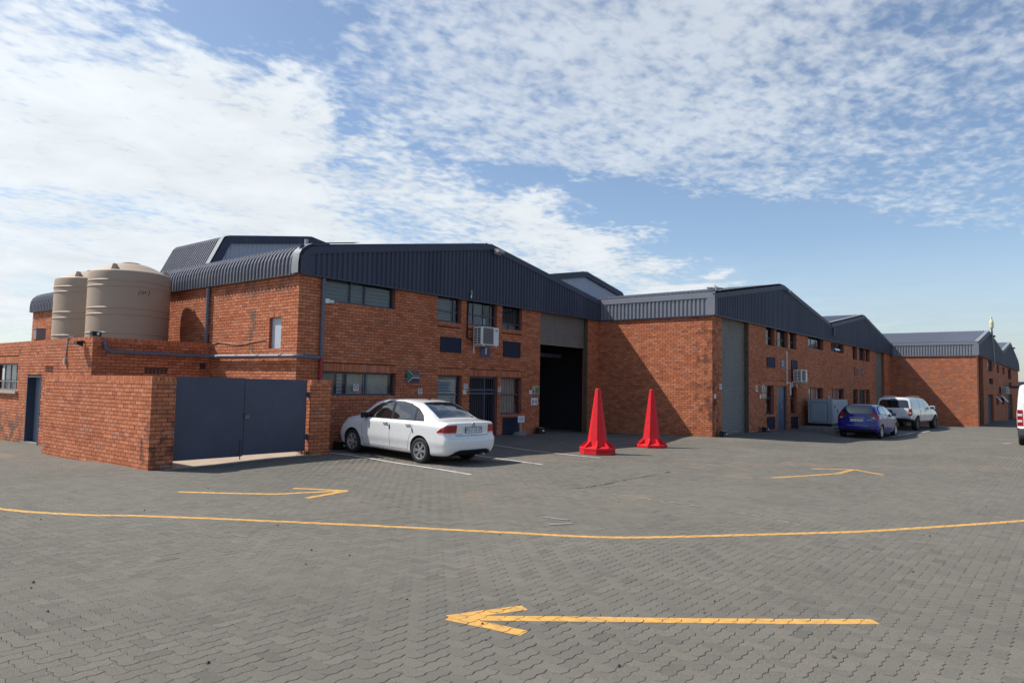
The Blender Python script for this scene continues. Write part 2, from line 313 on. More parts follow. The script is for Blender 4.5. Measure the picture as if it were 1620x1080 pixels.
# ---------------------------------------------------------------- ground height
GP = [(0,0,0),(3,3,0),(8,3,-.02),(5,8,-.04),(10,8,-.08),(15,7,-.11),(11.5,11.9,-.09),(13.2,12,-.09),(11.7,14.5,-.03),(6.6,14.6,-.075),(10.6,14.6,-.01),(18.5,15.6,.05),(21,15.6,.03),(14,15.5,.04),(25.2,15.6,-.09),(25.2,10.8,-.01),(29,10.6,0),(33,10.6,-.03),(21,10.8,-.1),(17.5,10.9,-.1),(34,7.5,-.24),(43,6.7,-.23),(57,5.5,-.42),(57,11,-.37),(47,10.6,-.12),(90,5.4,-.7),(7.4,24.6,-.2),(7.4,27,-.26),(6.6,20.2,-.16),(3,20,-.14),(0,14,-.06),(31,1.8,-.09),(60,-5,-.4),(26,7,-.1),(20,4,-.08),(-8,4,0),(10,-8,0),(38,10.6,-.06)]
def gz(x, y):
    x = np.asarray(x, float); y = np.asarray(y, float); n = np.zeros(np.broadcast(x, y).shape); d = n.copy()
    for a, b, c in GP:
        w = 1/((x-a)**2+(y-b)**2+1.2)**2; n = n+w*c; d = d+w
    return n/d
def gzf(x, y): return float(gz(x, y))
def view(x, y): return x*fwd.x+y*fwd.y, x*rgt.x+y*rgt.y      # distance along the view, sideways
# ---------------------------------------------------------------- paving
A = .104; GAP = .0018
def in_zone(x, y, far, m):
    w, r = view(x, y); return (w > 1.2-m) & (w < far+m) & (np.abs(r) < .86*w+2.2+m)
NEAR, MID = 8.2, 17.5
def blocked(x, y):
    return ((x > 6.55) & (y > 14.5) & (x < 10.7)) | ((x > 10.5) & (y > 15.6)) | ((x > 25.1) & (y > 10.6)) | ((x > 7.3) & (y > 19.9))
def wave(t):  # triangle wave of period A, amplitude +-1
    u = (t/A) % 1.0; return 4*np.abs(u-.5)-1
def warp(x, y): return x+.0085*wave(y), y+.0085*wave(x)
def outline(w, h, k):
    """outline of a w x h tile (multiples of A), k segments per A, inset and warped"""
    P = []
    def side(x0, y0, x1, y1):
        n = int(round((abs(x1-x0)+abs(y1-y0))/A))*k
        for i in range(n): t = i/n; P.append((x0+(x1-x0)*t, y0+(y1-y0)*t))
    side(0, 0, w, 0); side(w, 0, w, h); side(w, h, 0, h); side(0, h, 0, 0)
    P = np.array(P); wx, wy = warp(P[:, 0], P[:, 1]); Q = np.stack([wx, wy], 1); c = np.array([w/2, h/2])
    q = Q-c; q[:, 0] *= 1-2*GAP/w; q[:, 1] *= 1-2*GAP/h
    return q
def paver_proto(horiz, k, chamfer, depth=.03):
    q = outline(2*A, A, k) if horiz else outline(A, 2*A, k); n = len(q); v = []; f = []
    if chamfer:
        s = np.array([1-2*.0035/(2*A if horiz else A), 1-2*.0035/(A if horiz else 2*A)])
        for p in q*s: v.append((p[0], p[1], 0))
        for p in q: v.append((p[0], p[1], -.003))
        for p in q: v.append((p[0], p[1], -depth))
        f.append(tuple(range(n))); rings = 2
    else:
        for p in q: v.append((p[0], p[1], 0))
        for p in q: v.append((p[0], p[1], -depth))
        f.append(tuple(range(n))); rings = 1
    for r in range(rings):
        for i in range(n): f.append((r*n+i, (r+1)*n+i, (r+1)*n+(i+1) % n, r*n+(i+1) % n))
    return np.array(v), f, q
PROTO = {(h, l): paver_proto(h, *( (4, True) if l == 0 else (2, False))) for h in (True, False) for l in (0, 1)}
def herring():
    """90 degree herringbone, cell A: for each (i,j) with (i-j)%4==0 a horizontal tile, ==... a vertical one"""
    I, J = np.meshgrid(np.arange(-60, 260), np.arange(-110, 190), indexing='ij')
    m = (I-J) % 4
    out = []
    for h, sel in ((True, m == 0), (False, m == 3)):
        i = I[sel]; j = J[sel]
        if h: cx = (i+1)*A; cy = (j+.5)*A
        else: cx = (i+.5)*A; cy = (j+1)*A
        out.append((h, cx, cy))
    return out
TILES = []
for h, cx, cy in herring():
    ok = in_zone(cx, cy, MID, 0) & ~blocked(cx, cy)
    cx, cy = cx[ok], cy[ok]; w, r = view(cx, cy)
    for a, b, ww, rr in zip(cx, cy, w, r): TILES.append((h, a, b, ww, rr))
T = np.array([(t[0], t[1], t[2], t[3], t[4]) for t in TILES], float)
rng = np.random.RandomState(3)
TZ = gz(T[:, 1], T[:, 2]) + rng.normal(0, .0006, len(T)) + .002*np.sin(T[:, 1]*2.1)*np.cos(T[:, 2]*1.7)
TX, TY = rng.normal(0, .0042, (2, len(T)))
yard = struct(bpy.data.objects.new('paved_yard', None)); COL.objects.link(yard)
inview = (T[:, 3] > 4.0) & (np.abs(T[:, 4]) < .725*T[:, 3])
order = np.argsort(np.where(inview, T[:, 3]+.15*np.abs(T[:, 4]), 1e9))
single = set(order[:300].tolist())
def place_single():
    ms = {}
    for h in (True, False):
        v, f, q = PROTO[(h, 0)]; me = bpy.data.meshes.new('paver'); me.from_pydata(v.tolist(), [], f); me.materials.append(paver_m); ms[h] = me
    for i in sorted(single):
        o = bpy.data.objects.new('paver', ms[bool(T[i, 0])]); COL.objects.link(o); o.parent = yard
        o.location = (T[i, 1], T[i, 2], TZ[i]); o.rotation_euler = (TX[i], TY[i], 0)
place_single()
def place_mass():
    V = []; F = []; off = 0
    for i in range(len(T)):
        if i in single: continue
        v, f, q = PROTO[(bool(T[i, 0]), 0 if T[i, 3] < NEAR else 1)]
        w = v.copy(); w[:, 2] += TZ[i] + w[:, 1]*TX[i] - w[:, 0]*TY[i]; w[:, 0] += T[i, 1]; w[:, 1] += T[i, 2]
        V.append(w); F += [tuple(a+off for a in g) for g in f]; off += len(w)
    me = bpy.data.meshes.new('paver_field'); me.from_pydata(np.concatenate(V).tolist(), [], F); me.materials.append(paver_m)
    o = bpy.data.objects.new('paver_field', me); COL.objects.link(o); o.parent = yard; stuff(o)
place_mass()
def ground_sheet():
    xs = np.unique(np.concatenate([[-700, -300, -150, -90], np.arange(-60, 130, 1.0), [160, 250, 450, 800]])); ys = np.unique(np.concatenate([[-700, -300, -150, -90], np.arange(-50, 60, 1.0), [90, 160, 300, 700]]))
    X, Y = np.meshgrid(xs, ys, indexing='ij'); Z = gz(X, Y)
    low = in_zone(X, Y, MID, 1.1) & ~blocked(X, Y); lowz = np.where(low, -.0048, 0)
    V = np.stack([X, Y, Z+lowz], -1).reshape(-1, 3); ny = len(ys); F = []; mi = []
    for i in range(len(xs)-1):
        for j in range(ny-1):
            F.append((i*ny+j, (i+1)*ny+j, (i+1)*ny+j+1, i*ny+j+1)); mi.append(1 if low[i, j] and low[i+1, j+1] and low[i, j+1] and low[i+1, j] else 0)
    me = bpy.data.meshes.new('ground'); me.from_pydata(V.tolist(), [], F); me.materials.append(ground_m); me.materials.append(joint_m)
    me.polygons.foreach_set('material_index', mi); me.polygons.foreach_set('use_smooth', [True]*len(F))
    o = bpy.data.objects.new('ground', me); COL.objects.link(o); struct(o)
ground_sheet()
def grid_sheet(name, x0, x1, y0, y1, m, lift, step=.5):
    b = MB(); xs = np.linspace(x0, x1, max(2, int((x1-x0)/step)+1)); ys = np.linspace(y0, y1, max(2, int((y1-y0)/step)+1))
    vs = [(x, y, gzf(x, y)+lift) for x in xs for y in ys]; n = len(ys)
    b.add(vs, [(i*n+j, (i+1)*n+j, (i+1)*n+j+1, i*n+j+1) for i in range(len(xs)-1) for j in range(n-1)])
    return b.build(name, m, smooth=True)
struct(grid_sheet('service_yard_floor', 6.85, 10.62, 14.42, 20.0, sand_m, .006))
# ---- painted markings, cut to the pavers they lie on
def clip(poly, quad):
    out = poly
    n = len(quad); area = sum(quad[i][0]*quad[(i+1) % n][1]-quad[(i+1) % n][0]*quad[i][1] for i in range(n)); sg = 1 if area > 0 else -1
    for i in range(n):
        a, b = quad[i], quad[(i+1) % n]; inp = out; out = []
        if not inp: return []
        def side(p): return sg*((b[0]-a[0])*(p[1]-a[1])-(b[1]-a[1])*(p[0]-a[0]))
        for k in range(len(inp)):
            p, q = inp[k], inp[(k+1) % len(inp)]; sp, sq = side(p), side(q)
            if sp >= 0: out.append(p)
            if (sp >= 0) != (sq >= 0):
                t = sp/(sp-sq); out.append((p[0]+(q[0]-p[0])*t, p[1]+(q[1]-p[1])*t))
    return out
def strip_quads(pts, w, taper=None):
    P = [Vector((p[0], p[1])) for p in pts]; L = []; Rr = []
    for i, p in enumerate(P):
        t = (P[min(i+1, len(P)-1)]-P[max(i-1, 0)]).normalized(); n = Vector((-t.y, t.x)); ww = w if taper is None else taper[i]
        L.append(p+n*ww/2); Rr.append(p-n*ww/2)
    return [[tuple(L[i]), tuple(Rr[i]), tuple(Rr[i+1]), tuple(L[i+1])] for i in range(len(P)-1)]
def paint(name, quads, m, label, cat, group=None, layer={}):
    b = MB()
    for nq, q in enumerate(quads):
        q = np.array(q); c = q.mean(0); rad = np.abs(q-c).max()+.3
        for i in np.where((np.abs(T[:, 1]-c[0]) < rad) & (np.abs(T[:, 2]-c[1]) < rad))[0]:
            o = PROTO[(bool(T[i, 0]), 0)][2]; s = .985
            poly = clip([(p[0]*s+T[i, 1], p[1]*s+T[i, 2]) for p in o], [tuple(p) for p in q])
            if len(poly) < 3: continue
            b.add([(p[0], p[1], TZ[i]+.0014+layer.get(nq, 0)*.0004+(p[1]-T[i, 2])*TX[i]-(p[0]-T[i, 1])*TY[i]) for p in poly], [tuple(range(len(poly)))])
    o = b.build(name, m, recalc=False); return tag(o, label, cat, group)
def smooth_line(pts, n=6):
    P = [Vector(p) for p in pts]; out = []
    for i in range(len(P)-1):
        a, b, c, d = P[max(i-1, 0)], P[i], P[i+1], P[min(i+2, len(P)-1)]
        for k in range(n):
            t = k/n; out.append(.5*((2*b)+(c-a)*t+(2*a-5*b+4*c-d)*t*t+(3*b-a-3*c+d)*t**3))
    out.append(P[-1]); return out
YL = [(3.05, 12.2), (3.26, 11.55), (3.46, 10.93), (3.86, 10.17), (4.26, 9.67), (5.11, 8.34), (5.77, 7.27), (6.31, 6.33), (6.76, 5.5), (7.0, 4.98), (7.2, 4.6), (7.5, 4.2), (8.16, 3.62), (8.82, 3.06), (9.49, 2.52), (9.9, 2.22), (10.74, 1.68), (12.66, .62), (14.2, -.25)]
paint('yellow_line', strip_quads(smooth_line(YL, 3), .105), yellowpaint_m, 'long curved yellow line painted across the whole paved yard', 'painted line')
def arrow(shaft, barbs, w, label):
    q = strip_quads(shaft, w); layer = {}
    for k, bb in enumerate(barbs):
        for u in strip_quads(bb, w): layer[len(q)] = k+1; q.append(u)
    return paint('yellow_arrow', q, yellowpaint_m, label, 'painted arrow', 'yellow arrows painted on the yard', layer)
arrow([(4.03, 3.62), (4.55, 3.02), (5.1, 2.37), (5.6, 1.81), (6.1, 1.27)], [[(3.94, 3.73), (4.22, 3.60), (4.52, 3.46)], [(3.94, 3.73), (4.0, 3.42), (4.05, 3.1)]], .118, 'large yellow arrow nearest the camera, pointing left towards the enclosure')
arrow([(5.65, 11.41), (6.11, 10.67), (6.57, 10.07), (7.0, 9.92), (7.56, 9.68)], [[(7.16, 10.48), (7.4, 10.08), (7.64, 9.65)], [(7.64, 9.65), (7.2, 9.53), (6.67, 9.40)]], .12, 'bent yellow arrow pointing right, in front of the navy gates')
arrow([(15.34, 5.16), (16.53, 4.56), (17.11, 4.29), (18.12, 4.22)], [[(17.64, 5.01), (18.19, 4.21)], [(18.19, 4.21), (17.56, 3.44)]], .12, 'farthest yellow arrow, pointing away across the yard beyond the cones')
def flat_line(pts, w, label, group='white parking lines', m=None):
    P = smooth_line(pts, 5); b = MB()
    for q in strip_quads(P, w): b.add([(p[0], p[1], gzf(*p)+(.008 if p[0] < 30 else .022)) for p in q], [(0, 1, 2, 3)])
    return tag(b.build('parking_line' if m is None else 'paint_scuff', m or whitepaint_m), label, 'painted line', group)
flat_line([(11.12, 14.5), (11.2, 12.64), (11.1, 11.2), (10.85, 9.74)], .085, 'white parking line along the left side of the white sedan')
flat_line([(14.0, 13.9), (13.92, 12.33), (13.49, 9.87)], .085, 'white parking line between the white sedan and the nearer cone')
flat_line([(16.2, 14.6), (16.2, 13.0), (15.97, 9.79)], .085, 'white parking line ending beside the foot of the nearer red cone')
flat_line([(35.42, 6.68), (36.6, 6.45), (37.62, 6.28), (40.22, 6.23), (42.82, 6.18)], .10, 'white parking line beside the blue hatchback and white pickup')
flat_line([(32.19, 2.3), (32.61, 2.05)], .10, 'short stub of white line near the van')
for i, (x0, y0, x1, y1) in enumerate([(7.93, 5.77, 7.94, 5.36), (7.5, 5.37, 7.77, 5.19)]): flat_line([(x0, y0), (x1, y1)], .075, ['faint longer pale scuff beside the bend of the yellow line', 'faint shorter pale scuff touching the yellow line bend'][i], 'pale scuffs on the paving', mat('scuffed_paint', (.215, .205, .185), .85, var=.25, vscale=12) if i == 0 else MATS['scuffed_paint'])
# ---------------------------------------------------------------- brick walls
CO, BL, PRJ = .085, .2325, .015
def wall_core(name, parent, ax, c, u0, u1, z0, z1, openings, thick=.22, m=None):
    """solid wall with openings; its face at c, thickness going to +axis"""
    b = MB(); us = sorted(set([u0, u1]+[v for o in openings for v in o[:2] if u0 < v < u1]))
    for a, d in zip(us[:-1], us[1:]):
        mid = (a+d)/2; cuts = sorted([(o[2], o[3]) for o in openings if o[0] < mid < o[1]]); z = z0
        for lo, hi in cuts+[(z1, z1)]:
            if lo > z+1e-4:
                if ax == 'Y': b.box(a, d, c, c+thick, z, lo)
                else: b.box(c, c+thick, a, d, z, lo)
            z = max(z, hi)
    o = b.build(name, [m or reveal_m, mortar_m], parent)
    if m is None:
        for p in o.data.polygons:
            n = p.normal; face = (ax == 'Y' and n.y < -.9) or (ax == 'X' and n.x < -.9); p.material_index = 1 if face else 0
    return o
def brick_boxes(rects, ax, c, name, parent, jit=.0022, seed=1):
    """rects (N,4): u0,u1,z0,z1 -> one mesh of separate bricks standing PRJ proud of the core"""
    r = np.array(rects); n = len(r); rg = np.random.RandomState(seed)
    f0 = c-PRJ-rg.uniform(-jit, jit, n); bk = np.full(n, c+.004)
    tilt = rg.normal(0, .0011, (n, 2))
    u0, u1, z0, z1 = r.T
    z0 = z0+rg.normal(0, .0008, n); z1 = z1+rg.normal(0, .0008, n)
    V = np.zeros((n, 8, 3))
    for k, (u, z, d) in enumerate([(u0, z0, f0+tilt[:, 0]), (u1, z0, f0-tilt[:, 0]), (u1, z1, f0+tilt[:, 1]), (u0, z1, f0-tilt[:, 1]), (u0, z0, bk), (u1, z0, bk), (u1, z1, bk), (u0, z1, bk)]):
        if ax == 'Y': V[:, k, 0] = u; V[:, k, 1] = d
        else: V[:, k, 1] = u; V[:, k, 0] = d
        V[:, k, 2] = z
    fs = [(0, 1, 2, 3), (1, 0, 4, 5), (2, 1, 5, 6), (3, 2, 6, 7), (0, 3, 7, 4)]
    if ax == 'X': fs = [tuple(reversed(f)) for f in fs]
    F = (np.array(fs)[None]+8*np.arange(n)[:, None, None]).reshape(-1, 4)
    me = bpy.data.meshes.new(name); me.from_pydata(V.reshape(-1, 3).tolist(), [], F.tolist()); me.materials.append(brick_m)
    o = bpy.data.objects.new(name, me); COL.objects.link(o); o.parent = parent
    return stuff(o)
def bond(u0, u1, z0, z1, holes, soldiers=(), phase=0.):
    """stretcher bond rectangles, holes cut out; soldiers: regions (u0,u1,z0,z1) of upright bricks"""
    out = []; J = .0062; cut = list(holes)+list(soldiers); zc = z1; row = 0
    while zc > z0+.02:
        lo = max(zc-CO, z0); mid = (lo+zc)/2
        hs = sorted([(h[0], h[1]) for h in cut if h[2] < mid < h[3]])
        u = u0-BL*(.5 if row % 2 else 0)-phase
        while u < u1:
            a, b = max(u, u0), min(u+BL, u1); segs = [(a, b)] if b-a > .03 else []
            for h0, h1 in hs:
                nx = []
                for s, e in segs:
                    if h1 <= s or h0 >= e: nx.append((s, e))
                    else:
                        if h0-s > .03: nx.append((s, h0))
                        if e-h1 > .03: nx.append((h1, e))
                segs = nx
            for s, e in segs: out.append((s+(J if s > u0+.001 else 0), e-(J if e < u1-.001 else 0), lo+J, zc-J))
            u += BL
        zc -= CO; row += 1
    for a, b, lo, hi in soldiers:
        n = max(1, round((b-a)/CO)); w = (b-a)/n
        for i in range(n): out.append((a+i*w+J, a+(i+1)*w-J, lo+J, hi-J))
    return out
def wavecols(u0, u1, pitch=.1715, depth=.036):
    """columns (u, offset) of a box-rib sheet"""
    c = []; u = u0
    prof = [(.0, 0), (.070, 0), (.088, 1), (.150, 1), (.1715, 0)]
    while u < u1:
        for a, d in prof[:-1]:
            if u+a*pitch/.1715 <= u1: c.append((u+a*pitch/.1715, d*depth))
        u += pitch
    c.append((u1, 0)); return c
def rib_face(ax, c, u0, u1, zb, zt, pitch=.1715, depth=.036):
    """vertical ribbed cladding at plane c (offset towards -axis is the pan; ribs stand proud)"""
    b = MB(); cols = wavecols(u0, u1, pitch, depth)
    for k, j in enumerate(range(0, len(cols)-1, 16)):       # lapped sheets four ribs wide
        vs = []; part_ = cols[j:j+17]; l = .0014*(k % 2)
        for u, d in part_:
            for z in (zb(u), zt(u)): vs.append((u, c-depth+d-l, z) if ax == 'Y' else (c-depth+d-l, u, z))
        b.add(vs, [(2*i, 2*i+2, 2*i+3, 2*i+1) for i in range(len(part_)-1)])
    return b
def rib_sheet(path, y0, y1, pitch=.1715, depth=.036, thick=True):
    """roof sheet: path of (x,z) swept along y with ribs running down the path"""
    P = [Vector(p) for p in path]; nrm = []
    for i in range(len(P)):
        t = (P[min(i+1, len(P)-1)]-P[max(i-1, 0)]).normalized(); nrm.append(Vector((-t.y, t.x)))
    b = MB(); cols = wavecols(y0, y1, pitch, depth); vs = []; n = len(P)
    for s_, j in enumerate(range(0, len(cols)-1, 16)):
        vs = []; part_ = cols[j:j+17]; l = .0014*(s_ % 2)
        for u, d in part_:
            for p, q in zip(P, nrm): vs.append((p.x+q.x*(d+l), u, p.y+q.y*(d+l)))
        b.add(vs, [(i*n+k, i*n+k+1, (i+1)*n+k+1, (i+1)*n+k) for i in range(len(part_)-1) for k in range(n-1)])
    return b
def lerp_prof(prof):
    xs = [p[0] for p in prof]; zs = [p[1] for p in prof]
    return lambda u: float(np.interp(u, xs, zs))
def band(prof, y0, y1, h):
    """flashing band hanging h below a top profile (x,z) between planes y0,y1"""
    b = MB(); n = len(prof); P = [Vector(p) for p in prof]; low = []
    for i in range(n):
        t = (P[min(i+1, n-1)]-P[max(i-1, 0)]).normalized(); q = Vector((t.y, -t.x)); low.append(P[i]+q*h)
    vs = [(p.x, y0, p.y) for p in P]+[(p.x, y1, p.y) for p in P]+[(p.x, y0, p.y) for p in low]+[(p.x, y1, p.y) for p in low]
    fs = []
    for i in range(n-1):
        fs += [(i, i+1, n+i+1, n+i), (2*n+i, 3*n+i, 3*n+i+1, 2*n+i+1), (i, 2*n+i, 2*n+i+1, i+1), (n+i, n+i+1, 3*n+i+1, 3*n+i)]
    fs += [(0, n, 3*n, 2*n), (n-1, 3*n-1, 4*n-1, 2*n-1)]
    return b.add(vs, fs)
# ---------------------------------------------------------------- windows and doors in a wall facing -Y (or -X)
def xf(ax, c):
    """local (u, depth into wall, z) -> world"""
    return (lambda u, d, z: (u, c+d, z)) if ax == 'Y' else (lambda u, d, z: (c+d, u, z))
def bx(b, ax, c, u0, u1, d0, d1, z0, z1):
    if ax == 'Y': b.box(u0, u1, c+d0, c+d1, z0, z1)
    else: b.box(c+d0, c+d1, u0, u1, z0, z1)
def window(parent, ax, c, o, mull=(), trans=(), rec=.09, fr=.045, m=None, blind=None, slats=0, bars=0):
    u0, u1, z0, z1 = o; w = part('window', parent); b = MB()
    for a, d in ((u0, u0+fr), (u1-fr, u1)): bx(b, ax, c, a, d, rec, rec+.05, z0, z1)
    for a, d in ((z0, z0+fr), (z1-fr, z1)): bx(b, ax, c, u0+fr, u1-fr, rec+.002, rec+.05, a, d)
    us = [u0+fr]+[v for v in mull]+[u1-fr]; zs = [z0+fr]+[v for v in trans]+[z1-fr]
    for v in mull: bx(b, ax, c, v-.02, v+.02, rec+.004, rec+.045, z0+fr, z1-fr)
    for v in trans: bx(b, ax, c, u0+fr, u1-fr, rec+.006, rec+.043, v-.018, v+.018)
    for i in range(bars):
        u = u0+(u1-u0)*(i+1)/(bars+1); bx(b, ax, c, u-.006, u+.006, rec+.09, rec+.10, z0+fr, z1-fr)
    b.build('frame', m or frame_m, w)
    for i in range(len(us)-1):
        for k in range(len(zs)-1):
            g = MB(); bx(g, ax, c, us[i], us[i+1], rec+.022, rec+.027, zs[k], zs[k+1]); g.build('pane', pane_m, w)
    for a, d, lo, hi, kind in (blind or ()):
        g = MB(); A0, A1 = u0+(u1-u0)*a, u0+(u1-u0)*d; Z0, Z1 = z0+(z1-z0)*lo, z0+(z1-z0)*hi
        if kind == 'curtain':
            n = max(3, int((A1-A0)/.05)); pts = [(A0+(A1-A0)*i/n, rec+.16+.018*math.sin(i*1.7)) for i in range(n+1)]; P = xf(ax, c)
            vs = [P(u, dd, z) for u, dd in pts for z in (Z0, Z1)]; g.add(vs, [(2*i, 2*i+2, 2*i+3, 2*i+1) for i in range(n)])
            q = g.build('curtain', curtain_m, w, smooth=True)
        elif kind == 'blind':
            n = max(2, int((Z1-Z0)/.09))
            for i in range(n): bx(g, ax, c, A0, A1, rec+.12, rec+.124, Z0+(Z1-Z0)*i/n, Z0+(Z1-Z0)*(i+.86)/n)
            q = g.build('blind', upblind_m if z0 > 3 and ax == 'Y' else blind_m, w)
        else:
            bx(g, ax, c, A0, A1, rec+.14, rec+.20, Z0, Z1); q = g.build('stored_box', white_m if kind == 'white' else conc_m, w)
    return w
def sill(parent, ax, c, u0, u1, z, n='window_sill'):
    """sloping brick-on-edge sill"""
    k = max(2, round((u1-u0)/CO)); w = (u1-u0)/k; b = MB()
    for i in range(k): bx(b, ax, c, u0+i*w+.004, u0+(i+1)*w-.004, -.03, .085, z-.075+(i % 3)*.0012, z-.004)
    return b.build(n, brick_m, parent)
def plate(parent, ax, c, o, m, name='vent_cover', fr=True, louv=0):
    b = MB(); bx(b, ax, c, o[0], o[1], -.034, .01, o[2], o[3])
    if louv:
        for i in range(louv): z = o[2]+(o[3]-o[2])*(i+.5)/louv; bx(b, ax, c, o[0]+.04, o[1]-.04, -.052, -.034, z-.02, z+.012)
    if fr:
        e = .03
        bx(b, ax, c, o[0]-e, o[1]+e, -.045, -.012, o[3], o[3]+e); bx(b, ax, c, o[0]-e, o[1]+e, -.045, -.012, o[2]-e, o[2])
        bx(b, ax, c, o[0]-e, o[0], -.044, -.012, o[2], o[3]); bx(b, ax, c, o[1], o[1]+e, -.044, -.012, o[2], o[3])
    return b.build(name, m, parent)
def shutter(parent, ax, c, o, rec=.16, pitch=.075, m=None):
    u0, u1, z0, z1 = o; n = int((z1-z0)/pitch); b = MB(); P = xf(ax, c); pts = []
    for i in range(n):
        z = z1-i*pitch
        for t, d in ((0, 0), (.15, .010), (.5, .020), (.85, .010)): pts.append((z-t*pitch, rec-d))
    pts.append((z0, rec)); vs = [P(u, d, z) for z, d in pts for u in (u0, u1)]
    b.add(vs, [(2*i, 2*i+1, 2*i+3, 2*i+2) for i in range(len(pts)-1)])
    bx(b, ax, c, u0, u1, rec-.03, rec+.02, z0-.06, z0)
    r = b.build('roller_door', m or roller_m, parent)
    g = MB(); g_ = [(u0-.0, u0+.035), (u1-.035, u1)]
    for a, d in g_:
        g = MB(); bx(g, ax, c, a, d, rec-.05, rec-.035, min(z0, -.1), z1); g.build('guide_rail', frame_m, r)
    return r
ZF = 4.57
# open joint and washed-in sand along the shallow drain of the yard
def jagged(name, pts, w, m, lift, seed, drop):
    P = smooth_line(pts, 9); rg = random.Random(seed); b = MB()
    for q in strip_quads(P, w):
        if rg.random() < drop: continue
        f = rg.uniform(.25, 1.0); c = [(q[0][i]+q[1][i])/2 for i in (0, 1)]; d = [(q[3][i]+q[2][i])/2 for i in (0, 1)]
        def mixp(a, m_): return (m_[0]+(a[0]-m_[0])*f+rg.gauss(0, .006), m_[1]+(a[1]-m_[1])*f+rg.gauss(0, .006))
        Q = [mixp(q[0], c), mixp(q[1], c), mixp(q[2], d), mixp(q[3], d)]; b.add([(x, y, gzf(x, y)+lift) for x, y in Q], [(0, 1, 2, 3)])
    o = b.build(name, m, yard); return stuff(o)
jagged('open_joint', [(10.62, 7.21), (11.03, 7.08), (11.66, 7.05), (12.89, 7.14), (14.68, 7.2)], .035, joint_m if False else mat('dark_joint', (.03, .026, .022), .95), .0055, 4, .15)
jagged('sand_joint', [(10.62, 6.95), (10.62, 6.11), (10.52, 5.5), (10.35, 4.65), (10.06, 3.66), (9.75, 2.9)], .07, mat('washed_sand', (.30, .235, .175), .95, var=.2, vscale=20), .0055, 5, .42)
# ================================================================ first warehouse
X1, Y1, X2, Y2 = 10.67, 15.68, 25.27, 10.70
bw = thing('brick_warehouse', 'nearest red brick warehouse with navy gable and half-open roller door behind the white sedan', 'warehouse', (0, 0, 0), 0, 'brick warehouse units in the row')
O1 = dict(u1=(11.42, 13.95, 3.93, 4.60), u2=(15.72, 16.80, 3.74, 4.60), u3=(17.12, 18.62, 3.74, 4.60), u4=(18.92, 20.03, 3.74, 4.60),
          l1=(11.42, 14.06, 1.41, 2.05), l2=(15.82, 16.90, .76, 2.05), dr=(17.30, 18.72, .0, 2.05), l3=(18.90, 20.05, .76, 2.05), ro=(21.17, 24.42, -.5, 4.60))
wall_core('front_wall', bw, 'Y', Y1, X1, X2-.012, -.45, 4.66, list(O1.values()))
heads1 = [(o[0]-.0, o[1]+.0, o[3], o[3]+.222) for k, o in O1.items() if k in ('l1', 'l2', 'dr', 'l3')]
sills1 = [(o[0]-.0, o[1]+.0, o[2]-.13, o[2]) for k, o in O1.items() if k in ('u1', 'u2', 'u3', 'u4', 'l1')]
brick_boxes(bond(X1-PRJ, X2-.012, -.2, ZF+.02, list(O1.values()), heads1+sills1), 'Y', Y1, 'brickwork', bw, seed=2)
SW = (16.40, 16.95, 2.63, 3.46)
wall_core('side_wall', bw, 'X', X1, Y1+.22, 35.1, -.5, 4.66, [SW])
brick_boxes(bond(Y1-PRJ, 35.1, -.3, ZF+.02, [SW], [(16.38, 16.97, 3.46, 3.60)], phase=.11), 'X', X1, 'brickwork', bw, seed=3)
b = MB(); b.box(X1+.07, X1+.10, SW[0], SW[1], SW[2], SW[3]); b.build('blanking_panel', mat('pale_blue_panel', (.50, .55, .60), .4), bw)
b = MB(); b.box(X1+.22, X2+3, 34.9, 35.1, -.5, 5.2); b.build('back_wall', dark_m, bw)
b = MB(); b.box(X2+.3, X2+.5, 15.95, 34.9, -.5, 5.2); b.build('inner_wall', dark_m, bw)  # bay walls coloured near black so the inside reads unlit
# inside seen through the roller door
wall_core('partition_wall', bw, 'Y', 22.5, X1+.3, X2+.3, -.4, 5.2, [(19.5, 26, -.4, 2.75)])
b = MB(); b.box(21.24, 21.50, Y1+.32, Y1+.37, .05, 2.35); b.box(21.24, 24.3, Y1+1.2, Y1+1.3, 2.95, 3.1); b.build('inner_door', gate_m, bw)
for x_, y_, h_ in ((22.4, 20.6, 1.1), (23.3, 20.9, .7), (23.6, 19.2, .9)):
    tt_ = thing('pallet_stack', ['dim stack of cartons standing inside the open roller door', 'low dim carton pile deep inside the open bay', 'dim carton pile near the right jamb inside the bay'][int(x_*10) % 3 if x_ != 22.4 else 0] if x_ == 22.4 else ('low dim carton pile deep inside the open bay' if x_ == 23.3 else 'dim carton pile near the right jamb inside the bay'), 'carton stack', (x_, y_, .05), R(8))
    q_ = MB(); q_.box(-.5, .5, -.4, .4, 0, .12); q_.build('pallet', MATS['rusty_jamb'] if 'rusty_jamb' in MATS else dark_m, tt_); q_ = MB(); q_.box(-.46, .46, -.38, .38, .122, h_); q_.build('carton', conc_m, tt_)
window(bw, 'Y', Y1, O1['u1'], mull=(12.39, 12.90), blind=[(.0, .38, .05, .95, 'blind'), (.40, .58, .05, .95, 'blind'), (.6, .98, .1, .9, 'blind')], m=frame_m)
window(bw, 'Y', Y1, O1['u2'], mull=(16.55,), trans=(4.10,), blind=[(.05, .75, .1, .95, 'blind')])
window(bw, 'Y', Y1, O1['u3'], mull=(17.52, 18.02, 18.40), trans=(4.10,), blind=[(.02, .62, .08, .92, 'blind'), (.64, .78, .1, .35, 'white')])
window(bw, 'Y', Y1, O1['u4'], trans=(3.94,), blind=[(.08, .5, .02, .22, 'white'), (.58, .9, .02, .20, 'white')], bars=8)
